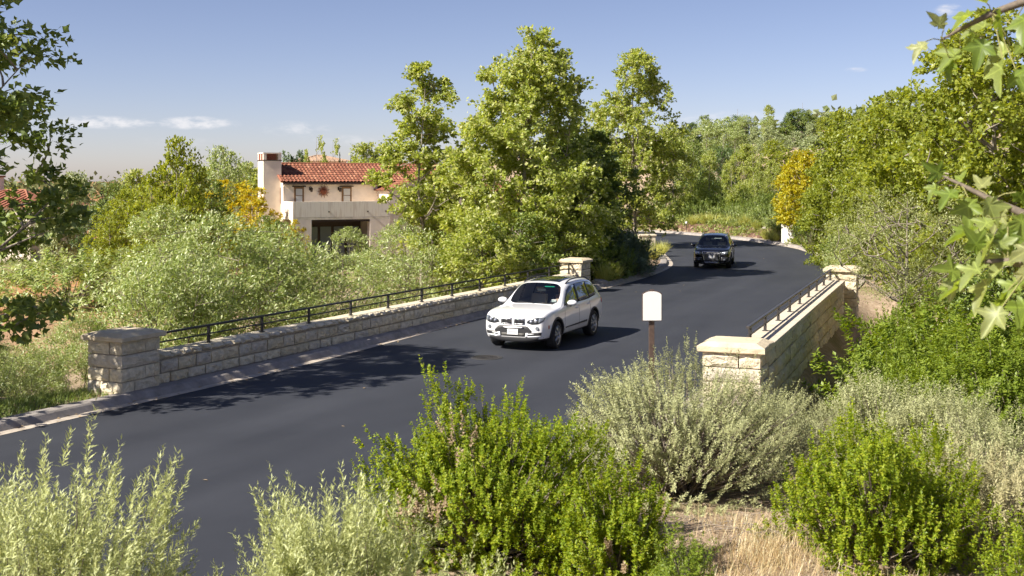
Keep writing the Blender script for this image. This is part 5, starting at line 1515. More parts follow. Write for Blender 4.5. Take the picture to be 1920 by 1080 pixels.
# far valley woods: reads as one mass
rngf = np.random.default_rng(5)
nb = 5200
az_ = rngf.uniform(-.62, .66, nb); dist = rngf.uniform(240, 1500, nb) ** 1.0
PX = np.stack([np.tan(az_) * dist, dist], 1)
zz = gz_free(PX)
Pw = np.column_stack([PX, zz]); blob = rngf.uniform(3, 7, nb)
reps = 8
Pw = np.repeat(Pw, reps, 0) + rngf.normal(0, 1, (nb * reps, 3)) * np.repeat(blob, reps)[:, None] * np.array([.5, .5, .32]) + np.array([0, 0, 2.2])
far_wood = leaf_mesh('distant_woods', Pw, rngf.normal(0, 1, Pw.shape), rngf.normal(0, .5, Pw.shape) + np.array([0, 0, 1]), 2.2, 1.9, KITE, leafmat('far_wood_leaf', [(.05, .07, .025), (.085, .10, .04), (.12, .13, .06)], .25, .03))
tag(link('distant_woods', far_wood), 'far-off woodland covering the valley to the skyline', 'woodland', kind='stuff')

# ---------------------------------------------------------------- willowy bushes behind the left wall
def willow(seed, Hh, Rr, nclu, mat_=None, per=90, gap=-.2, leaf=.13):
    return [(n_, m_) for n_, m_ in zip(('crown', 'trunk'), tree_meshes(seed, Hh, [(.10, Rr * .55), (.3, Rr * .9), (.5, Rr), (.7, Rr * .85), (.88, Rr * .5), (1, .15)], nclu, per, leaf, .34, .72, mat_ or WILL, TWIG, trunk_r=.05, gap=gap, gfreq=.7, limbs=26, stems=5, spread=Rr * .75, first=.08, shell=.55, droop=.1, wind=(.35, 0, .05)))]
def bush(name, parts, H0, px, Y, top, label, group, wide=1.0, rz=0.0, base=None, cat='bush'):
    x = xat(px, Y); z0 = gz(x, Y) if base is None else base
    s = (zat(top, Y) - z0) / H0
    return plant(name, parts, (x, Y, z0), label, cat, group, rz, (s * wide, s * wide, s))
W1, W2, W3 = willow(201, 5.5, 3.0, 320), willow(202, 5.0, 2.4, 230), willow(203, 4.2, 2.2, 150, None, 52, -.05)
G_W = 'willowy bushes behind the railed wall'
bush('willow_bush', W1, 5.5, 400, 37, 398, 'broad silvery willow bush behind the railed wall, left of the villa', G_W, 1.0, .4)
bush('willow_bush', W2, 5.0, 330, 34, 445, 'willow bush just behind the near stone pillar', G_W, 1.0, 2.0)
bush('willow_bush', W2, 5.0, 520, 39, 420, 'willow bush hiding the foot of the villa pier', G_W, 1.05, 4.0)
bush('willow_bush', W3, 4.2, 640, 42, 470, 'thin twiggy grey-green bush below the villa balcony', G_W, 1.1, 1.0)
bush('willow_bush', W3, 4.2, 740, 45, 440, 'bare-twigged bush below the open sycamore', G_W, 1.1, 3.3)
bush('willow_bush', W3, 4.2, 830, 47, 430, 'twiggy bush at the left foot of the tallest sycamore', G_W, 1.0, 5.0)
bush('willow_bush', W3, 4.2, 585, 46, 462, 'sparse twiggy bush in front of the villa dark doors', G_W, .9, 2.2)
bush('willow_bush', W2, 5.0, 900, 48.5, 470, 'leafy bush against the railing left of the far pillar', G_W, .8, .7)
bush('willow_bush', W2, 5.0, 40, 31, 640, 'green shrub left of the near pillar under the dark branches', G_W, 1.1, .2, base=-2.0)
bush('willow_bush', W1, 5.5, 150, 33, 585, 'pale green shrub peeking over the near pillar cap', G_W, .9, 2.9, base=-2.4)
bush('willow_bush', W1, 5.5, -30, 28, 620, 'leafy shrub at the left edge behind the grass', G_W, .8, 1.3, base=-1.8)
for i, (px, Y, top, lb) in enumerate(((655, 68, 425, 'leafy bush at the villa foot under the right balcony pier'), (500, 66, 405, 'leafy bush at the villa foot below the chimney'), (300, 56, 385, 'leafy bush behind the broad willow bush'), (840, 62, 400, 'leafy bush right of the villa wing'), (760, 60, 410, 'leafy bush at the open sycamore foot'))):
    put('garden_bush', 'm1' if i % 2 else 'w1', px, Y, top, 1.2, lb, 'bushes round the villa', cat='bush')
put('garden_bush', 'g1', 905, 46.2, 395, 1.1, 'leafy young sycamore sprouting behind the railing left of the far pillar', 'bushes round the villa', cat='bush')
put('garden_bush', 'm1', 975, 48.6, 400, 1.1, 'shaded leafy bush just left of the far stone pillar', 'bushes round the villa', cat='bush')
put('garden_bush', 'g1', 1040, 50.6, 380, 1.0, 'leafy bush overhanging the far stone pillar', 'bushes round the villa', cat='bush')
# field shrubs: low grey tufts on the brown field
LOW = shrub_meshes(301, .8, .7, 260, .22, 22, .07, .3, BEIG, TWIG, .5, tmpl=KITE)
LOWG = shrub_meshes(302, .9, .9, 300, .25, 22, .08, .35, WILL, TWIG, .5)
fr = random.Random(9)
for i in range(40):
    Y = fr.uniform(66, 118); px = fr.uniform(-20, 300)
    x = xat(px, Y); s = fr.uniform(.8, 1.9)
    dry_ = fr.random() < .65
    plant('field_shrub', LOW if dry_ else LOWG, (x, Y, gz(x, Y) - .05), 'low dry beige scrub bush scattered over the brown field on the left' if dry_ else 'low green scrub bush scattered over the brown field on the left', 'shrub', 'scrub on the brown field', fr.uniform(0, 6), s)
bush('field_shrub', LOWG, .9, 130, 60, 470, 'large olive-green scrub bush standing alone on the brown field', None, 1.5, .3)
# ---------------------------------------------------------------- planting along the bend
DKS = shrub_meshes(311, 1.0, 1.5, 420, .35, 26, .11, .3, ECHI, TWIG, .6, tmpl=KITE)
GRN = shrub_meshes(312, 1.0, 1.2, 420, .25, 24, .07, .5, SYCD, TWIG, .5)
G_I = 'shrubs on the inside of the bend'
for px, Y, top, s, P_, lb in ((1135, 53.5, 450, 1.0, GRN, 'dark green shrub right beside the far stone pillar'), (1165, 56, 430, 1.2, DKS, 'grey-green spiky-leaved shrub at the middle of the inside planting'), (1190, 59, 448, 1.0, DKS, 'grey-green shrub leaning over the kerb inside the bend'),
    (1120, 58, 415, 1.2, GRN, 'dark shrub under the shaded sycamore'), (1198, 68, 442, .9, GRN, 'yellowish shrub before the low stone pier'), (1152, 52.6, 502, .8, GRN, 'low dark mound at the kerb beside the far pillar'), (1180, 55, 488, .8, DKS, 'low grey-green mound at the kerb inside the bend')):
    bush('planted_shrub', P_, 1.5 if P_ is DKS else 1.2, px, Y, top, lb, G_I, s, px * .1, cat='shrub')
def tuft_mesh(seed, n, h, w_, spread, mat_, lean=.5):
    rng = np.random.default_rng(seed)
    a = rng.uniform(0, 2 * PI, n); r = spread * np.sqrt(rng.uniform(0, 1, n))
    P = np.stack([r * np.cos(a), r * np.sin(a), np.full(n, -.03)], 1)
    o = np.stack([np.cos(a), np.sin(a), np.zeros(n)], 1)
    D = o * rng.uniform(.05, lean, n)[:, None] + np.array([0, 0, 1]) + rng.normal(0, .12, (n, 3))
    Nn = -o + np.array([0, 0, .2]) + rng.normal(0, .2, (n, 3))
    ln = h * rng.uniform(.6, 1.15, n)
    T = BLADE[0].copy(); T[:, 2] *= -1
    return leaf_mesh('blades', P, D, Nn, ln, np.full(n, w_), (T * np.array([1, 1, 8]), BLADE[1]), mat_)
FG = tuft_mesh(401, 420, .75, .016, .16, FGRASS, .8)
SPK = tuft_mesh(402, 60, 1.25, .06, .15, leafmat('flax_leaf', [(.06, .05, .03), (.12, .11, .04), (.16, .17, .06)], .3, .08), .9)
G_T = 'ornamental grass clumps along the bend'
for px, Y, s, lb in ((1135, 51.2, 1.4, 'tan ornamental grass clump right of the far pillar'), (1150, 52.0, 1.2, 'fountain grass clump at the kerb below the dark shrub'), (1225, 66, 1.3, 'golden grass clump by the kerb tip inside the bend'), (1238, 70, 1.3, 'pale grass clump at the innermost kerb, beside the road'),
    (1300, 102, 1.4, 'grass clump right of the path light'), (1322, 101, 1.6, 'grass clump left above the black car roof'), (1340, 100, 1.5, 'grass clump straight above the black car roof'), (1362, 99, 1.3, 'grass clump right above the black car roof'), (1398, 95, 1.6, 'yellow grass pair half way along the far verge'), (1440, 88, 1.5, 'grass clump left of the white pier'), (1452, 86, 1.3, 'pale grass clump close against the white pier'), (1420, 92, 1.2, 'small grass clump between the verge stones'),
    (1552, 66, 1.6, 'feathery grass clump behind the bend kerb below the spiky plant'), (1563, 62, 1.5, 'pale feathery grass clump above the cream pillar'), (1575, 58, 1.4, 'green grass clump nearest the cream-capped far pillar')):
    x = xat(px, Y)
    plant('grass_clump', [('blades', FG)], (x, Y, max(.1, gz(x, Y))), lb, 'grass', G_T, px * .3, s)
for px, Y, s, lb in ((1520, 73, 1.5, 'spiky flax plant right of the white pier'), (1540, 69, 1.3, 'spiky flax plant leaning to the road, right of the first')):
    x = xat(px, Y); plant('flax_plant', [('blades', SPK)], (x, Y, max(.1, gz(x, Y))), lb, 'plant', 'flax plants', 0, s)
MND = shrub_meshes(313, .8, .6, 260, .16, 22, .06, .5, SYCY, TWIG, .4)
for px, Y, s, lb, pr_ in ((1350, 106, 2.2, 'long clipped olive hedge mound behind the grasses', MND), (1385, 104, 1.6, 'purple-brown rounded shrub at the far verge', LOW), (1275, 108, 2.0, 'clipped green mound by the far road end', MND), (1425, 98, 1.4, 'grey low mound under the white stems', LOW),
    (1500, 81, 1.1, 'green mound just right of the white pier', MND), (1500, 88, 2.2, 'round green shrub behind the white pier', GRN), (1545, 78, 2.0, 'leafy green shrub under the yellow-green trees', GRN), (1590, 56, 1.5, 'pale shrub behind the cream far pillar', LOWG), (1610, 60, 2.0, 'leafy shrub above the cream far pillar', GRN), (1470, 95, 1.8, 'dark shrub left behind the white pier', GRN), (1310, 112, 2.4, 'dark shrub behind the path light', GRN), (1240, 112, 2.4, 'dark shrub at the far end of the road', GRN),
    (1335, 110, 2.3, 'leafy shrub behind the clipped olive hedge', GRN), (1365, 112, 2.4, 'shady shrub under the tree right of the black car', GRN), (1405, 108, 2.2, 'shrub at the foot of the slim white stems', GRN), (1440, 104, 2.2, 'leafy shrub in the gap left of the golden tree', GRN), (1475, 102, 2.4, 'shady shrub at the golden tree foot', GRN), (1290, 114, 2.0, 'low shrub between the path light and the road end', MND), (1455, 92, 1.3, 'low yellowish mound on the verge left of the white pier', MND), (1380, 100, 1.2, 'low yellowish mound above the black car roof', MND),
    (1310, 104.5, 1.7, 'leafy shrub behind the path light grasses', GRN), (1345, 103.5, 1.6, 'leafy shrub behind the grass straight above the black car', LOWG), (1372, 101.5, 1.6, 'shrub on the verge right above the black car', GRN), (1396, 100, 1.8, 'shrub half way along the far verge', LOWG), (1415, 97, 1.6, 'shrub beside the small grass clump', GRN), (1432, 95, 1.7, 'shrub behind the grass left of the white pier', LOWG), (1450, 92.5, 1.7, 'leafy shrub between grass and golden tree', GRN), (1462, 88.5, 1.5, 'shrub touching the white pier from behind', LOWG), (1290, 107, 1.8, 'shrub at the lamp post foot', GRN), (1258, 109, 1.8, 'shrub at the thick brown trunk', LOWG), (1330, 106.5, 2.0, 'tall shrub in the shade behind the clipped hedge', GRN), (1395, 105, 2.2, 'tall shrub behind the white stems', GRN), (1425, 102, 2.2, 'tall shrub in the shade left of the golden tree', GRN)):
    x = xat(px, Y); plant('planted_shrub', pr_, (x, Y, max(.05, gz(x, Y))), lb, 'shrub', 'shrubs along the far verge', px * .2, s)
# dappled stones on the far verge
bl = MB()
rk = random.Random(3)
def rock(s): 
    bm = bmesh.new(); bmesh.ops.create_icosphere(bm, subdivisions=2, radius=1)
    for v in bm.verts: v.co *= 1 + .3 * noise.noise(v.co * 1.5 + Vector((s * 9, 0, 0))); v.co.z *= .6
    me_ = bpy.data.meshes.new('boulder'); bm.to_mesh(me_); bm.free(); me_.materials.append(pm('boulder_stone', (.30, .27, .24), .95, nscale=3, namt=.4)); return me_
ROCKS = [rock(i) for i in range(4)]
for i in range(16):
    px = 1280 + i * 14 + rk.uniform(-4, 4); Y = np.interp(px, [1280, 1390, 1460, 1520], [106, 96, 86, 76]) + rk.uniform(0, 3)
    x = xat(px, Y); o = link('boulder', ROCKS[i % 4]); o.location = (x, Y, max(.1, gz(x, Y))); o.scale = (rk.uniform(.15, .35),) * 3; o.rotation_euler = (0, 0, i)
    tag(o, 'small grey boulder lying in the planted verge of the far bend', 'boulder', 'verge boulders')
o = link('boulder', ROCKS[1]); o.location = (xat(1124, 50.2), 50.2, .16); o.scale = (.4, .3, .3); tag(o, 'blue-grey boulder beside the kerb at the far stone pillar', 'boulder')

# ---------------------------------------------------------------- right bank
FEA = [(n_, m_) for n_, m_ in zip(('crown', 'trunk'), tree_meshes(501, 5.0, [(.28, .8), (.42, 2.0), (.6, 2.7), (.78, 2.3), (.92, 1.3), (1, .3)], 210, 95, .085, .3, .75, leafmat('feathery_leaf', [(.13, .155, .04), (.18, .20, .065), (.24, .25, .11)], .35, .05), TWIG, trunk_r=.11, gap=-.12, limbs=26, first=.3, droop=.0, wind=(-.3, 0, .3)))]
x = xat(1702, 30); plant('feathery_tree', FEA, (x, 30, .35), 'feathery fine-leaved tree with grey trunk on the right bank above the shrubs', 'tree', None, .8, (zat(350, 30) - .35) / 5.0)
BNK = [shrub_meshes(511 + i, 1.0, 1.25, 1000, .18, 30, .050, .55, COYD, TWIG, .45, .4, 2.2, stemfrac=.12) for i in range(2)]
SGE = [shrub_meshes(521 + i, 1.0, 1.1, 1000, .22, 30, .044, .36, SAGE, TWIG, .55, .32, 1.8, bend=.25) for i in range(2)]
G_K = 'green coyote brush on the right bank'
for i, (px, Y, top, wd, lb) in enumerate(((1680, 29, 570, .55, 'green brush at the dark corner where the retaining wall ends'), (1665, 23.5, 645, .48, 'green brush spilling against the shaded retaining wall'), (1740, 25, 605, .6, 'green brush below the feathery tree trunk'), (1790, 26, 590, 1.2, 'green brush right of the feathery tree trunk'),
    (1850, 24, 570, 1.3, 'green brush under the lowest near leaves'), (1915, 21, 610, 1.3, 'green brush at the right edge half way down'), (1755, 20.5, 655, .75, 'green brush in the middle of the right bank'), (1810, 19, 660, 1.2, 'green brush streaked with brown stems on the right bank'), (1895, 16.5, 640, 1.1, 'bright brush at the right edge above the pale sage'), (1640, 20, 705, .7, 'small green brush near the pillar foot'))):
    bush('coyote_brush', BNK[i % 2], 1.25, px, Y, top, lb, G_K, wd, i * 1.3, cat='shrub')
G_G = 'grey sage bushes on the right slope'
for i, (px, Y, top, wd, lb) in enumerate(((1560, 15.5, 760, .8, 'grey sage just right of the big silver one'), (1655, 16, 705, .95, 'grey sage behind the bright green brush'), (1765, 15, 725, .95, 'grey sage below the green bank'), (1850, 13.5, 765, .9, 'grey sage at the right, above the beige bush'))):
    bush('sage_bush', SGE[i % 2], 1.1, px, Y, top, lb, G_G, wd, i * 2.1, cat='shrub')

# ---------------------------------------------------------------- foreground shrubs
def fore(name, px, Y, top, label, cat='shrub', group=None, rz=0, base=None, **kw):
    x = xat(px, Y); z0 = gz(x, Y) if base is None else base
    H = zat(top, Y) - z0
    parts = shrub_meshes(H=H, **kw)
    return plant(name, parts, (x, Y, z0 - .02), label, cat, group, rz)
fore('coyote_brush', 915, 9.3, 738, 'large bright green brush with brown dead patches at the centre front', group='green brush in the foreground', seed=601, dome=.66, Rr=1.02, nspr=2600, slen=.16, per=40, leaf=.030, wid=.62, leafm=COYG, stemm=TWIG, upright=.5, lumps=.33, lfreq=2.6,
     dead=[((-.08, -.55, 1.12), .30), ((-.5, -.75, .5), .20), ((-.1, -.35, 1.3), .12)], deadmat=DEAD, stemfrac=.22)
fore('coyote_brush', 1150, 8.3, 868, 'smaller yellow-green brush right of the large centre one', group='green brush in the foreground', seed=602, Rr=.46, nspr=700, slen=.14, per=44, leaf=.028, wid=.62, leafm=COYG, stemm=TWIG, upright=.68, lumps=.4, lfreq=2.2, dead=[((0, -.3, .25), .09)], deadmat=DEAD)
fore('sage_bush', 1270, 11.8, 676, 'big silver-grey sage mound hiding the sign post foot', group='grey sage in the foreground', seed=603, dome=.55, Rr=1.25, nspr=2200, slen=.20, per=42, leaf=.030, wid=.40, leafm=SAGE, stemm=TWIG, upright=.5, lumps=.26, lfreq=2.0, bend=.3, core=.3)
fore('artemisia_bush', 80, 6.1, 872, 'tall pale feathery sagebrush in the lower left corner', group='pale sagebrush in the foreground', seed=604, dome=.7, Rr=.82, nspr=900, slen=.34, per=54, leaf=.050, wid=.20, leafm=ARTE, stemm=TWIG, upright=.66, lumps=.35, lfreq=2.2, angle=.55, bend=.15)
fore('artemisia_bush', 630, 6.3, 925, 'pale feathery sagebrush at the bottom left of the large green brush', group='pale sagebrush in the foreground', seed=605, dome=.7, Rr=.64, nspr=760, slen=.32, per=66, leaf=.046, wid=.20, leafm=ARTE, stemm=TWIG, upright=.68, lumps=.35, lfreq=2.2, angle=.55, bend=.15)
fore('artemisia_bush', 900, 5.6, 1045, 'low tips of pale sagebrush at the bottom under the large green brush', group='pale sagebrush in the foreground', seed=606, Rr=.3, nspr=180, slen=.2, per=44, leaf=.034, wid=.2, leafm=ARTE, stemm=TWIG, upright=.6, angle=.55)
fore('sage_bush', 1425, 12.6, 718, 'silver-grey sage joining the big mound, hiding the pillar foot', group='grey sage in the foreground', seed=613, Rr=.78, nspr=1100, slen=.2, per=40, leaf=.030, wid=.38, leafm=SAGE, stemm=TWIG, upright=.5, lumps=.3, lfreq=2.0, bend=.3, dome=.6)
fore('coyote_brush', 1650, 8.7, 795, 'bright green brush at the lower right with many upright tips', group='green brush in the foreground', seed=607, dome=.6, Rr=.78, nspr=1400, slen=.16, per=42, leaf=.030, wid=.6, leafm=COYG, stemm=TWIG, upright=.68, lumps=.36, lfreq=2.2)
fore('sage_bush', 1890, 9.2, 835, 'beige dry sage bush at the lower right edge', group='grey sage in the foreground', seed=608, Rr=.74, nspr=800, slen=.24, per=44, leaf=.034, wid=.32, leafm=BEIG, stemm=TWIG, upright=.7, lumps=.3)
fore('coyote_brush', 1930, 7.2, 960, 'bit of green brush in the lower right corner', group='green brush in the foreground', seed=609, Rr=.32, nspr=300, slen=.18, per=40, leaf=.026, wid=.5, leafm=COYG, stemm=TWIG, upright=.65)
fore('coyote_brush', 1280, 7.6, 985, 'dark low brush at the bottom beside the dry grass', group='green brush in the foreground', seed=610, Rr=.26, nspr=240, slen=.14, per=36, leaf=.022, wid=.5, leafm=COYD, stemm=TWIG, upright=.55)
# dry grass on bare ground
def scatter_blades(name, label, cat, pts, hgt, wdt, mat_, lean=.5, seed=1):
    rng = np.random.default_rng(seed)
    n = len(pts); z = gz_arr(pts)
    P = np.column_stack([pts, z - .01])
    a = rng.uniform(0, 2 * PI, n); o = np.stack([np.cos(a), np.sin(a), np.zeros(n)], 1)
    D = o * rng.uniform(.05, lean, n)[:, None] + np.array([0, 0, 1])
    T = BLADE[0].copy(); T[:, 2] *= -1
    ln = hgt * rng.uniform(.4, 1.2, n)
    me_ = leaf_mesh(name, P, D, -o + rng.normal(0, .2, (n, 3)), ln, np.full(n, wdt), (T * np.array([1, 1, 8]), BLADE[1]), mat_)
    tag(link(name, me_), label, cat, kind='stuff')
rng = np.random.default_rng(8)
def blobs(cs, n): 
    o = []
    for x_, y_, sx, sy, w_ in cs: o.append(np.column_stack([rng.normal(x_, sx, int(n * w_)), rng.normal(y_, sy, int(n * w_))]))
    return np.vstack(o)
scatter_blades('dry_grass', 'dry straw grass on the bare patch at the bottom front', 'dry grass', blobs([(1.9, 8.6, .20, .22, .35), (1.65, 8.2, .35, .3, .35), (2.0, 9.6, .3, .25, .12), (2.6, 7.6, .5, .4, .18), (1.3, 7.2, .4, .3, .15)], 3000), .17, .0045, STRAW, .9, 2)
scatter_blades('verge_grass', 'rough green grass left of the near pillar', 'grass', blobs([(-10.3, 22.6, 1.2, .9, .5), (-11.5, 21.0, 1.5, 1.0, .35), (-9.4, 24.0, .5, .6, .1), (-13, 19.5, 1.5, 1.2, .25)], 12000), .20, .012, GRASS, .6, 3)
sx_ = rng.uniform(3, 22, 14000); sy_ = rng.uniform(13, 34, 14000)
scatter_blades('bank_grass', 'thin dry grass between the shrubs of the right bank', 'dry grass', np.column_stack([sx_, sy_])[(sx_ > 5.5 + (sy_ - 22) * .42)], .16, .008, STRAW, .9, 4)
fx = rng.uniform(-60, -14, 9000); fy = rng.uniform(58, 125, 9000)
scatter_blades('field_grass', 'thin dry grass over the brown field on the left', 'dry grass', np.column_stack([fx, fy]), .35, .03, leafmat('field_straw', [(.22, .19, .07), (.33, .27, .12), (.42, .33, .17)], .3, .03), .9, 5)
# litter along the left gutter
n_ = 700
idx = rng.integers(0, NR, n_); E1 = offset_line(EL, .12)
sel = (E1[idx, 1] > 18) & (E1[idx, 1] < 62)
Pl = np.column_stack([E1[idx][sel] + rng.normal(0, .14, (sel.sum(), 2)), np.full(sel.sum(), .03)])
w_ = rng.uniform(0, 1, 70)[:, None]; j_ = rng.integers(0, NR, 70); Pl = np.vstack([Pl, np.column_stack([EL[j_] * (1 - w_) + ER[j_] * w_, np.full(70, .012)])])
lit = leaf_mesh('leaf_litter', Pl, rng.normal(0, 1, Pl.shape) * np.array([1, 1, .1]), np.array([[0, 0, 1.]]) + rng.normal(0, .2, Pl.shape), .09, .06, KITE, DEAD)
tag(link('leaf_litter', lit), 'fallen brown leaves lying along the gutter', 'leaves', kind='stuff')

# ---------------------------------------------------------------- near sycamore branches, upper right
NEARL = leafmat('near_sycamore_leaf', [(.085, .125, .018), (.115, .155, .026), (.145, .18, .045), (.19, .20, .085)], .55, .03)
def big_leaf(seed):
    """five-lobed leaf with midrib fold, about 40 triangles, 1 m long"""
    rg = random.Random(seed)
    lobes = [(-2.05, .42), (-1.05, .74), (0, 1.0), (1.05, .74), (2.05, .42)]
    o = [(0, 0)]
    c = Vector((0, .24))
    def pol(a, r): return (c.x + r * math.sin(a), c.y + r * math.cos(a))
    prev = None
    for i, (a, r) in enumerate(lobes):
        r *= rg.uniform(.9, 1.1) * .78
        if i: o.append(pol((a + lobes[i - 1][0]) / 2, .34))
        o += [pol(a - .33, r * .64), pol(a - .15, r * .82), pol(a, r), pol(a + .15, r * .82), pol(a + .33, r * .64)]
    V = [(c.x, c.y, -.05)] + [(x, y, rg.choice((.5, .3)) * abs(x) ** 1.3 - .42 * max(0, y - .25) ** 2 + rg.uniform(-.035, .035)) for x, y in o]
    F = [(0, k, k + 1) for k in range(1, len(o))] + [(0, len(o), 1)]
    F = [tuple(reversed(f_)) for f_ in F]
    me_ = bpy.data.meshes.new('leaf'); me_.from_pydata(V, [], F)
    me_.polygons.foreach_set('use_smooth', [True] * len(F)); me_.materials.append(NEARL); me_.update(); return me_
def add_veins(m):
    t = m.node_tree
    tcn = t.nodes.new('ShaderNodeTexCoord'); sp = t.nodes.new('ShaderNodeSeparateXYZ'); t.links.new(tcn.outputs['Object'], sp.inputs[0])
    def mt(op, x, y=0.0):
        q = t.nodes.new('ShaderNodeMath'); q.operation = op
        for k_, v_ in enumerate((x, y)):
            if isinstance(v_, (int, float)): q.inputs[k_].default_value = v_
            else: t.links.new(v_, q.inputs[k_])
        return q.outputs[0]
    yy = mt('SUBTRACT', sp.outputs[1], .24)
    an = mt('ARCTAN2', sp.outputs[0], yy)
    rr = mt('SQRT', mt('ADD', mt('MULTIPLY', sp.outputs[0], sp.outputs[0]), mt('MULTIPLY', yy, yy)))
    ds = mt('MULTIPLY', mt('ABSOLUTE', mt('SINE', mt('MULTIPLY', an, 2.95))), rr)
    mr = t.nodes.new('ShaderNodeMapRange'); mr.inputs['From Min'].default_value = .02; mr.inputs['From Max'].default_value = .07; mr.inputs['To Min'].default_value = 1.45; mr.inputs['To Max'].default_value = 1.0
    t.links.new(ds, mr.inputs['Value'])
    nz_ = t.nodes.new('ShaderNodeTexNoise'); nz_.inputs['Scale'].default_value = 6; nz_.inputs['Detail'].default_value = 5; t.links.new(tcn.outputs['Object'], nz_.inputs['Vector'])
    fac = mt('MULTIPLY', mr.outputs[0], mt('ADD', mt('MULTIPLY', nz_.outputs[0], .7), .62))
    ramp = next(n for n in t.nodes if n.type == 'VALTORGB')
    oi = t.nodes.new('ShaderNodeObjectInfo'); t.links.new(oi.outputs['Random'], ramp.inputs[0])
    mx = t.nodes.new('ShaderNodeMixRGB'); mx.blend_type = 'MULTIPLY'; mx.inputs[0].default_value = 1
    outs = [l.to_socket for l in ramp.outputs[0].links]
    t.links.new(ramp.outputs[0], mx.inputs[1]); t.links.new(fac, mx.inputs[2])
    for s_ in outs: t.links.new(mx.outputs[0], s_)
add_veins(NEARL)
BL = [big_leaf(i) for i in range(6)]
PETI = pm('petiole', (.28, .27, .10), .6)
TWB = pm('near_twig_bark', (.15, .12, .09), .85, nscale=60, namt=.4)
NSX, NSY = 3.7, 4.6
NSZ = gz(NSX, NSY)
near_tree = empty('sycamore_tree', (NSX, NSY, NSZ)); tag(near_tree, 'near sycamore whose big sunlit leaves hang in from the right edge', 'tree', 'sycamores around the bridge')
NO = Vector((NSX, NSY, NSZ))
tubes_ = [(np.array([(0, 0, -.4), (.02, 0, .6), (.0, .05, 1.6), (.06, .1, 2.7), (.1, .1, 3.9), (.12, .1, 5.2)]), np.array([.17, .15, .13, .11, .08, .03]))]
def near_branch(pts, spots, seed, start):
    """pts: twig axis; spots: (photo px, row, depth, size px, direction in the picture) of each leaf"""
    rg = random.Random(seed)
    rel = [at(*p) - NO for p in pts]
    limb = [Vector(start), (Vector(start) + rel[0]) / 2 + Vector((0, .05, .06))] + rel
    br = MB().tube(limb, list(np.linspace(.03, .0035, len(limb))), 7).build('branch', TWB, near_tree, smooth=True)
    for px, py, Y, size, ang in spots:
        b_ = at(px, py, Y) - NO
        L_ = size * .78 / 2150 * Y
        d = Vector((math.cos(ang), rg.uniform(-.45, .35), math.sin(ang))).normalized()
        nrm = (Vector((-.55, -.35, .75)) + Vector((rg.uniform(-.5, .5), rg.uniform(-.5, .5), rg.uniform(-.3, .3)))).normalized()
        X = d.cross(nrm).normalized(); Zv = X.cross(d)
        o_ = bpy.data.objects.new('leaf', rg.choice(BL)); C.objects.link(o_); o_.parent = br
        M = Matrix((X * L_, d * L_, Zv * L_)).transposed().to_4x4(); M.translation = b_
        o_.matrix_local = M
        q = min(rel, key=lambda r_: (r_ - b_).length)
        MB().tube([q, (q + b_) / 2 + Vector((0, 0, .008)), b_], .0022, 4).build('petiole', PETI, br)
rl = random.Random(12)
spots = [(1735, 78, 4.2, 60, -2.3), (1770, 55, 4.2, 62, 2.2), (1800, 92, 4.3, 80, -2.5), (1845, 70, 4.2, 85, -1.9), (1880, 110, 4.1, 95, -1.9), (1915, 60, 4.0, 100, -1.2), (1830, 20, 4.2, 85, -2.6), (1875, 15, 4.1, 90, -1.6), (1905, 130, 4.1, 70, -1.3), (1860, 45, 4.3, 80, -2.9), (1780, 110, 4.3, 55, -1.7), (1895, 85, 4.2, 90, -2.4), (1925, 20, 4.0, 95, -2.0), (1850, 5, 4.2, 70, 2.8), (1940, 100, 4.0, 100, -1.8), (1820, 55, 4.3, 70, -1.2), (1905, 35, 4.3, 85, -.9)]
near_branch([(2010, -60, 4.1), (1930, 0, 4.15), (1860, 25, 4.2), (1800, 55, 4.25), (1765, 75, 4.25)], spots, 3, (.08, .1, 3.2))
spots = [(1768, 330, 4.6, 60, 2.6), (1790, 355, 4.5, 70, -2.5), (1815, 370, 4.5, 85, -1.7), (1850, 370, 4.4, 80, -1.2), (1760, 345, 4.6, 50, -2.2), (1835, 355, 4.5, 60, .8), (1880, 385, 4.4, 75, -2.0), (1905, 360, 4.4, 70, -.7), (1800, 345, 4.6, 50, 1.2), (1860, 410, 4.3, 70, -2.6), (1915, 400, 4.3, 80, -1.6)]
near_branch([(2000, 440, 4.3), (1930, 405, 4.35), (1860, 375, 4.45), (1800, 345, 4.55), (1768, 330, 4.6)], spots, 4, (.0, .05, 1.7))
spots = [(1835, 428, 4.0, 85, -2.9), (1865, 440, 3.9, 95, -2.2), (1890, 425, 3.9, 85, -1.6), (1925, 450, 3.8, 95, -1.5), (1845, 495, 3.9, 90, -2.6), (1800, 510, 4.0, 75, 2.9), (1810, 530, 4.0, 95, -2.8), (1860, 520, 3.9, 100, -2.3), (1890, 545, 3.8, 105, -2.0), (1915, 500, 3.8, 90, -1.3), (1840, 470, 3.9, 80, 2.2), (1900, 480, 3.9, 90, -2.7), (1880, 575, 3.7, 90, -2.3), (1930, 560, 3.7, 100, -1.9), (1795, 520, 4.0, 60, -2.0), (1875, 470, 3.9, 70, 1.4), (1920, 525, 3.8, 85, -2.6)]
near_branch([(2010, 520, 3.75), (1940, 500, 3.8), (1890, 490, 3.9), (1850, 490, 3.9), (1815, 512, 4.0)], spots, 5, (.0, .05, 1.5))
ncl, npl = 46, 60
cc = np.column_stack([rng.uniform(-.9, 1.9, ncl), rng.uniform(-1.6, 1.6, ncl), rng.uniform(3.3, 5.6, ncl)])
for c_ in cc: tubes_.append((bez(np.array([.1, .1, max(1.8, c_[2] - 1.2)]), (c_ + np.array([.1, .1, c_[2]])) / 2, c_, 5), np.linspace(.03, .006, 5)))
link('trunk', tubes_mesh('trunk', tubes_, BARK, 7), None, near_tree)
Pn = np.repeat(cc, npl, 0) + rng.normal(0, .26, (ncl * npl, 3))
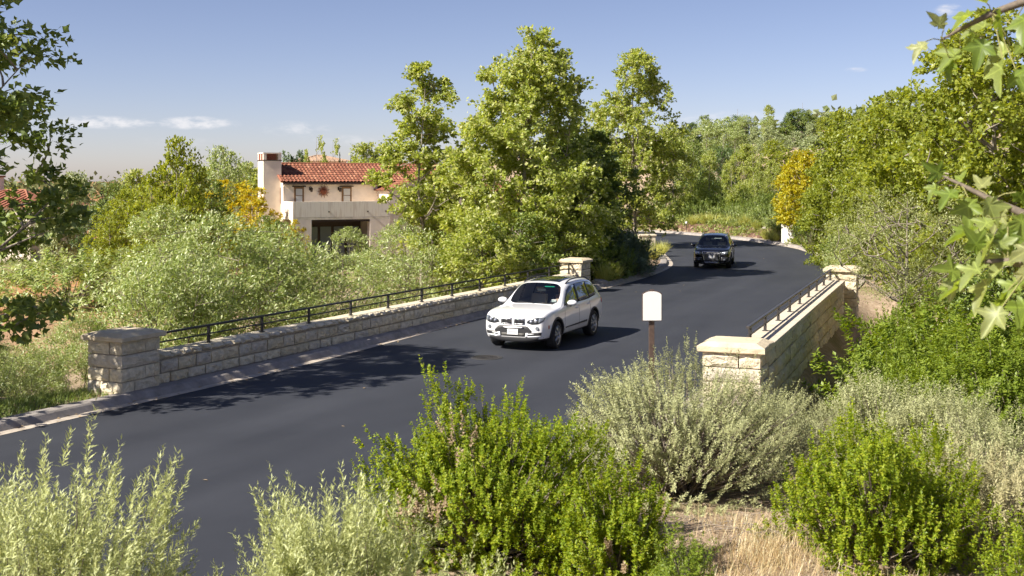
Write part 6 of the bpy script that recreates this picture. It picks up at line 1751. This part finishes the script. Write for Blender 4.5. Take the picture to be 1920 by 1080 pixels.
link('crown', leaf_mesh('crown', Pn, rng.normal(0, .7, Pn.shape) + np.array([0, 0, -.2]), rng.normal(0, .5, Pn.shape) + np.array([-.3, 0, .8]), .15, .14, SYC3, SYCY), None, near_tree)
# fallen twigs and pebbles on the bare ground at the front
tw_ = []
for i in range(150):
    p = np.array([rng.normal(1.9, .8), rng.normal(9.2, 1.0)]); a = rng.uniform(0, 6.3); l_ = rng.uniform(.08, .35)
    e_ = p + np.array([math.cos(a), math.sin(a)]) * l_; m_ = (p + e_) / 2 + rng.normal(0, .03, 2)
    zz_ = gz_arr(np.array([p, m_, e_])) + np.array([.008, rng.uniform(.01, .06), .008])
    tw_.append((np.column_stack([np.array([p, m_, e_]), zz_]), np.array([.005, .0045, .002]) * rng.uniform(.6, 1.4)))
tag(link('fallen_twigs', tubes_mesh('fallen_twigs', tw_, TWIG, 4)), 'grey fallen twigs lying on the bare soil at the front', 'twigs', kind='stuff')
pp = np.column_stack([rng.normal(1.9, 1.1, 900), rng.normal(9.0, 1.2, 900)])
sz = rng.uniform(.006, .022, 900); pz = gz_arr(pp)
oc = np.array([(1, 0, 0), (-1, 0, 0), (0, 1, 0), (0, -1, 0), (0, 0, .7), (0, 0, -.7)], float)
of = np.array([(0, 2, 4), (2, 1, 4), (1, 3, 4), (3, 0, 4), (2, 0, 5), (1, 2, 5), (3, 1, 5), (0, 3, 5)])
PV = np.column_stack([pp, pz + .002])[:, None] + oc[None] * sz[:, None, None] * rng.uniform(.7, 1.3, (900, 6, 1))
pm_ = np_mesh('pebbles', PV.reshape(-1, 3), (of[None] + (np.arange(900) * 6)[:, None, None]).reshape(-1, 3)); pm_.materials.append(pm('pebble_stone', (.36, .29, .22), .9, nscale=9, namt=.5))
tag(link('pebbles', pm_), 'small pebbles strewn on the bare soil at the front', 'pebbles', kind='stuff')
# low mixed ground cover and bark mulch along the outside of the bend
sel = np.where((ER[:, 1] > 56) & (ER[:, 0] > -4) & (ER[:, 1] < 118))[0]
nc = 1900
ci = rng.choice(sel, nc); dd = rng.uniform(1.35, 7.5, nc)
tg = np.gradient(ER, axis=0); tg /= np.linalg.norm(tg, axis=1)[:, None]
base_ = ER[ci] + np.stack([tg[:, 1], -tg[:, 0]], 1)[ci] * dd[:, None] + rng.normal(0, .3, (nc, 2))
nn_ = np.array([noise.noise(Vector((p[0] * .45, p[1] * .45, 0))) for p in base_]); base_ = base_[nn_ > -.3]; nc = len(base_)
bz = gz_arr(base_); per_ = 26
rad_ = rng.uniform(.2, .75, nc)
Pc = np.repeat(np.column_stack([base_, bz]), per_, 0) + np.abs(rng.normal(0, 1, (nc * per_, 3))) * np.array([0, 0, .55]) * np.repeat(rad_, per_)[:, None] + rng.normal(0, 1, (nc * per_, 3)) * np.array([.55, .55, 0]) * np.repeat(rad_, per_)[:, None]
gc = leaf_mesh('ground_cover', Pc, rng.normal(0, .6, Pc.shape) + np.array([0, 0, .7]), rng.normal(0, .5, Pc.shape) + np.array([0, -.3, .8]), .24, .09, KITE, leafmat('verge_cover_leaf', [(.08, .11, .02), (.13, .16, .03), (.17, .18, .05), (.11, .14, .05)], .35, .03))
tag(link('ground_cover', gc), 'low mixed ground-cover plants on the mulch outside the far bend', 'ground cover', kind='stuff')
mulch_i = sel
A_, B_ = offset_line(ER, 1.25)[sel], offset_line(ER, 5.2)[sel]
rows = []
for k_ in range(9):
    q_ = A_ * (1 - k_ / 8) + B_ * (k_ / 8)
    rows.append(np.column_stack([q_, gz_arr(q_) + .035]))
n_ = len(sel); i_ = np.arange(n_ - 1)
mf = np.vstack([np.stack([k_ * n_ + i_, (k_ + 1) * n_ + i_, (k_ + 1) * n_ + i_ + 1, k_ * n_ + i_ + 1], 1) for k_ in range(8)])
tag(link('mulch_bed', np_mesh('mulch_bed', np.vstack(rows), mf, True), pm('bark_mulch', (.15, .085, .055), .95, nscale=6, namt=.5, bump=.8, bscale=30)), kind='structure')
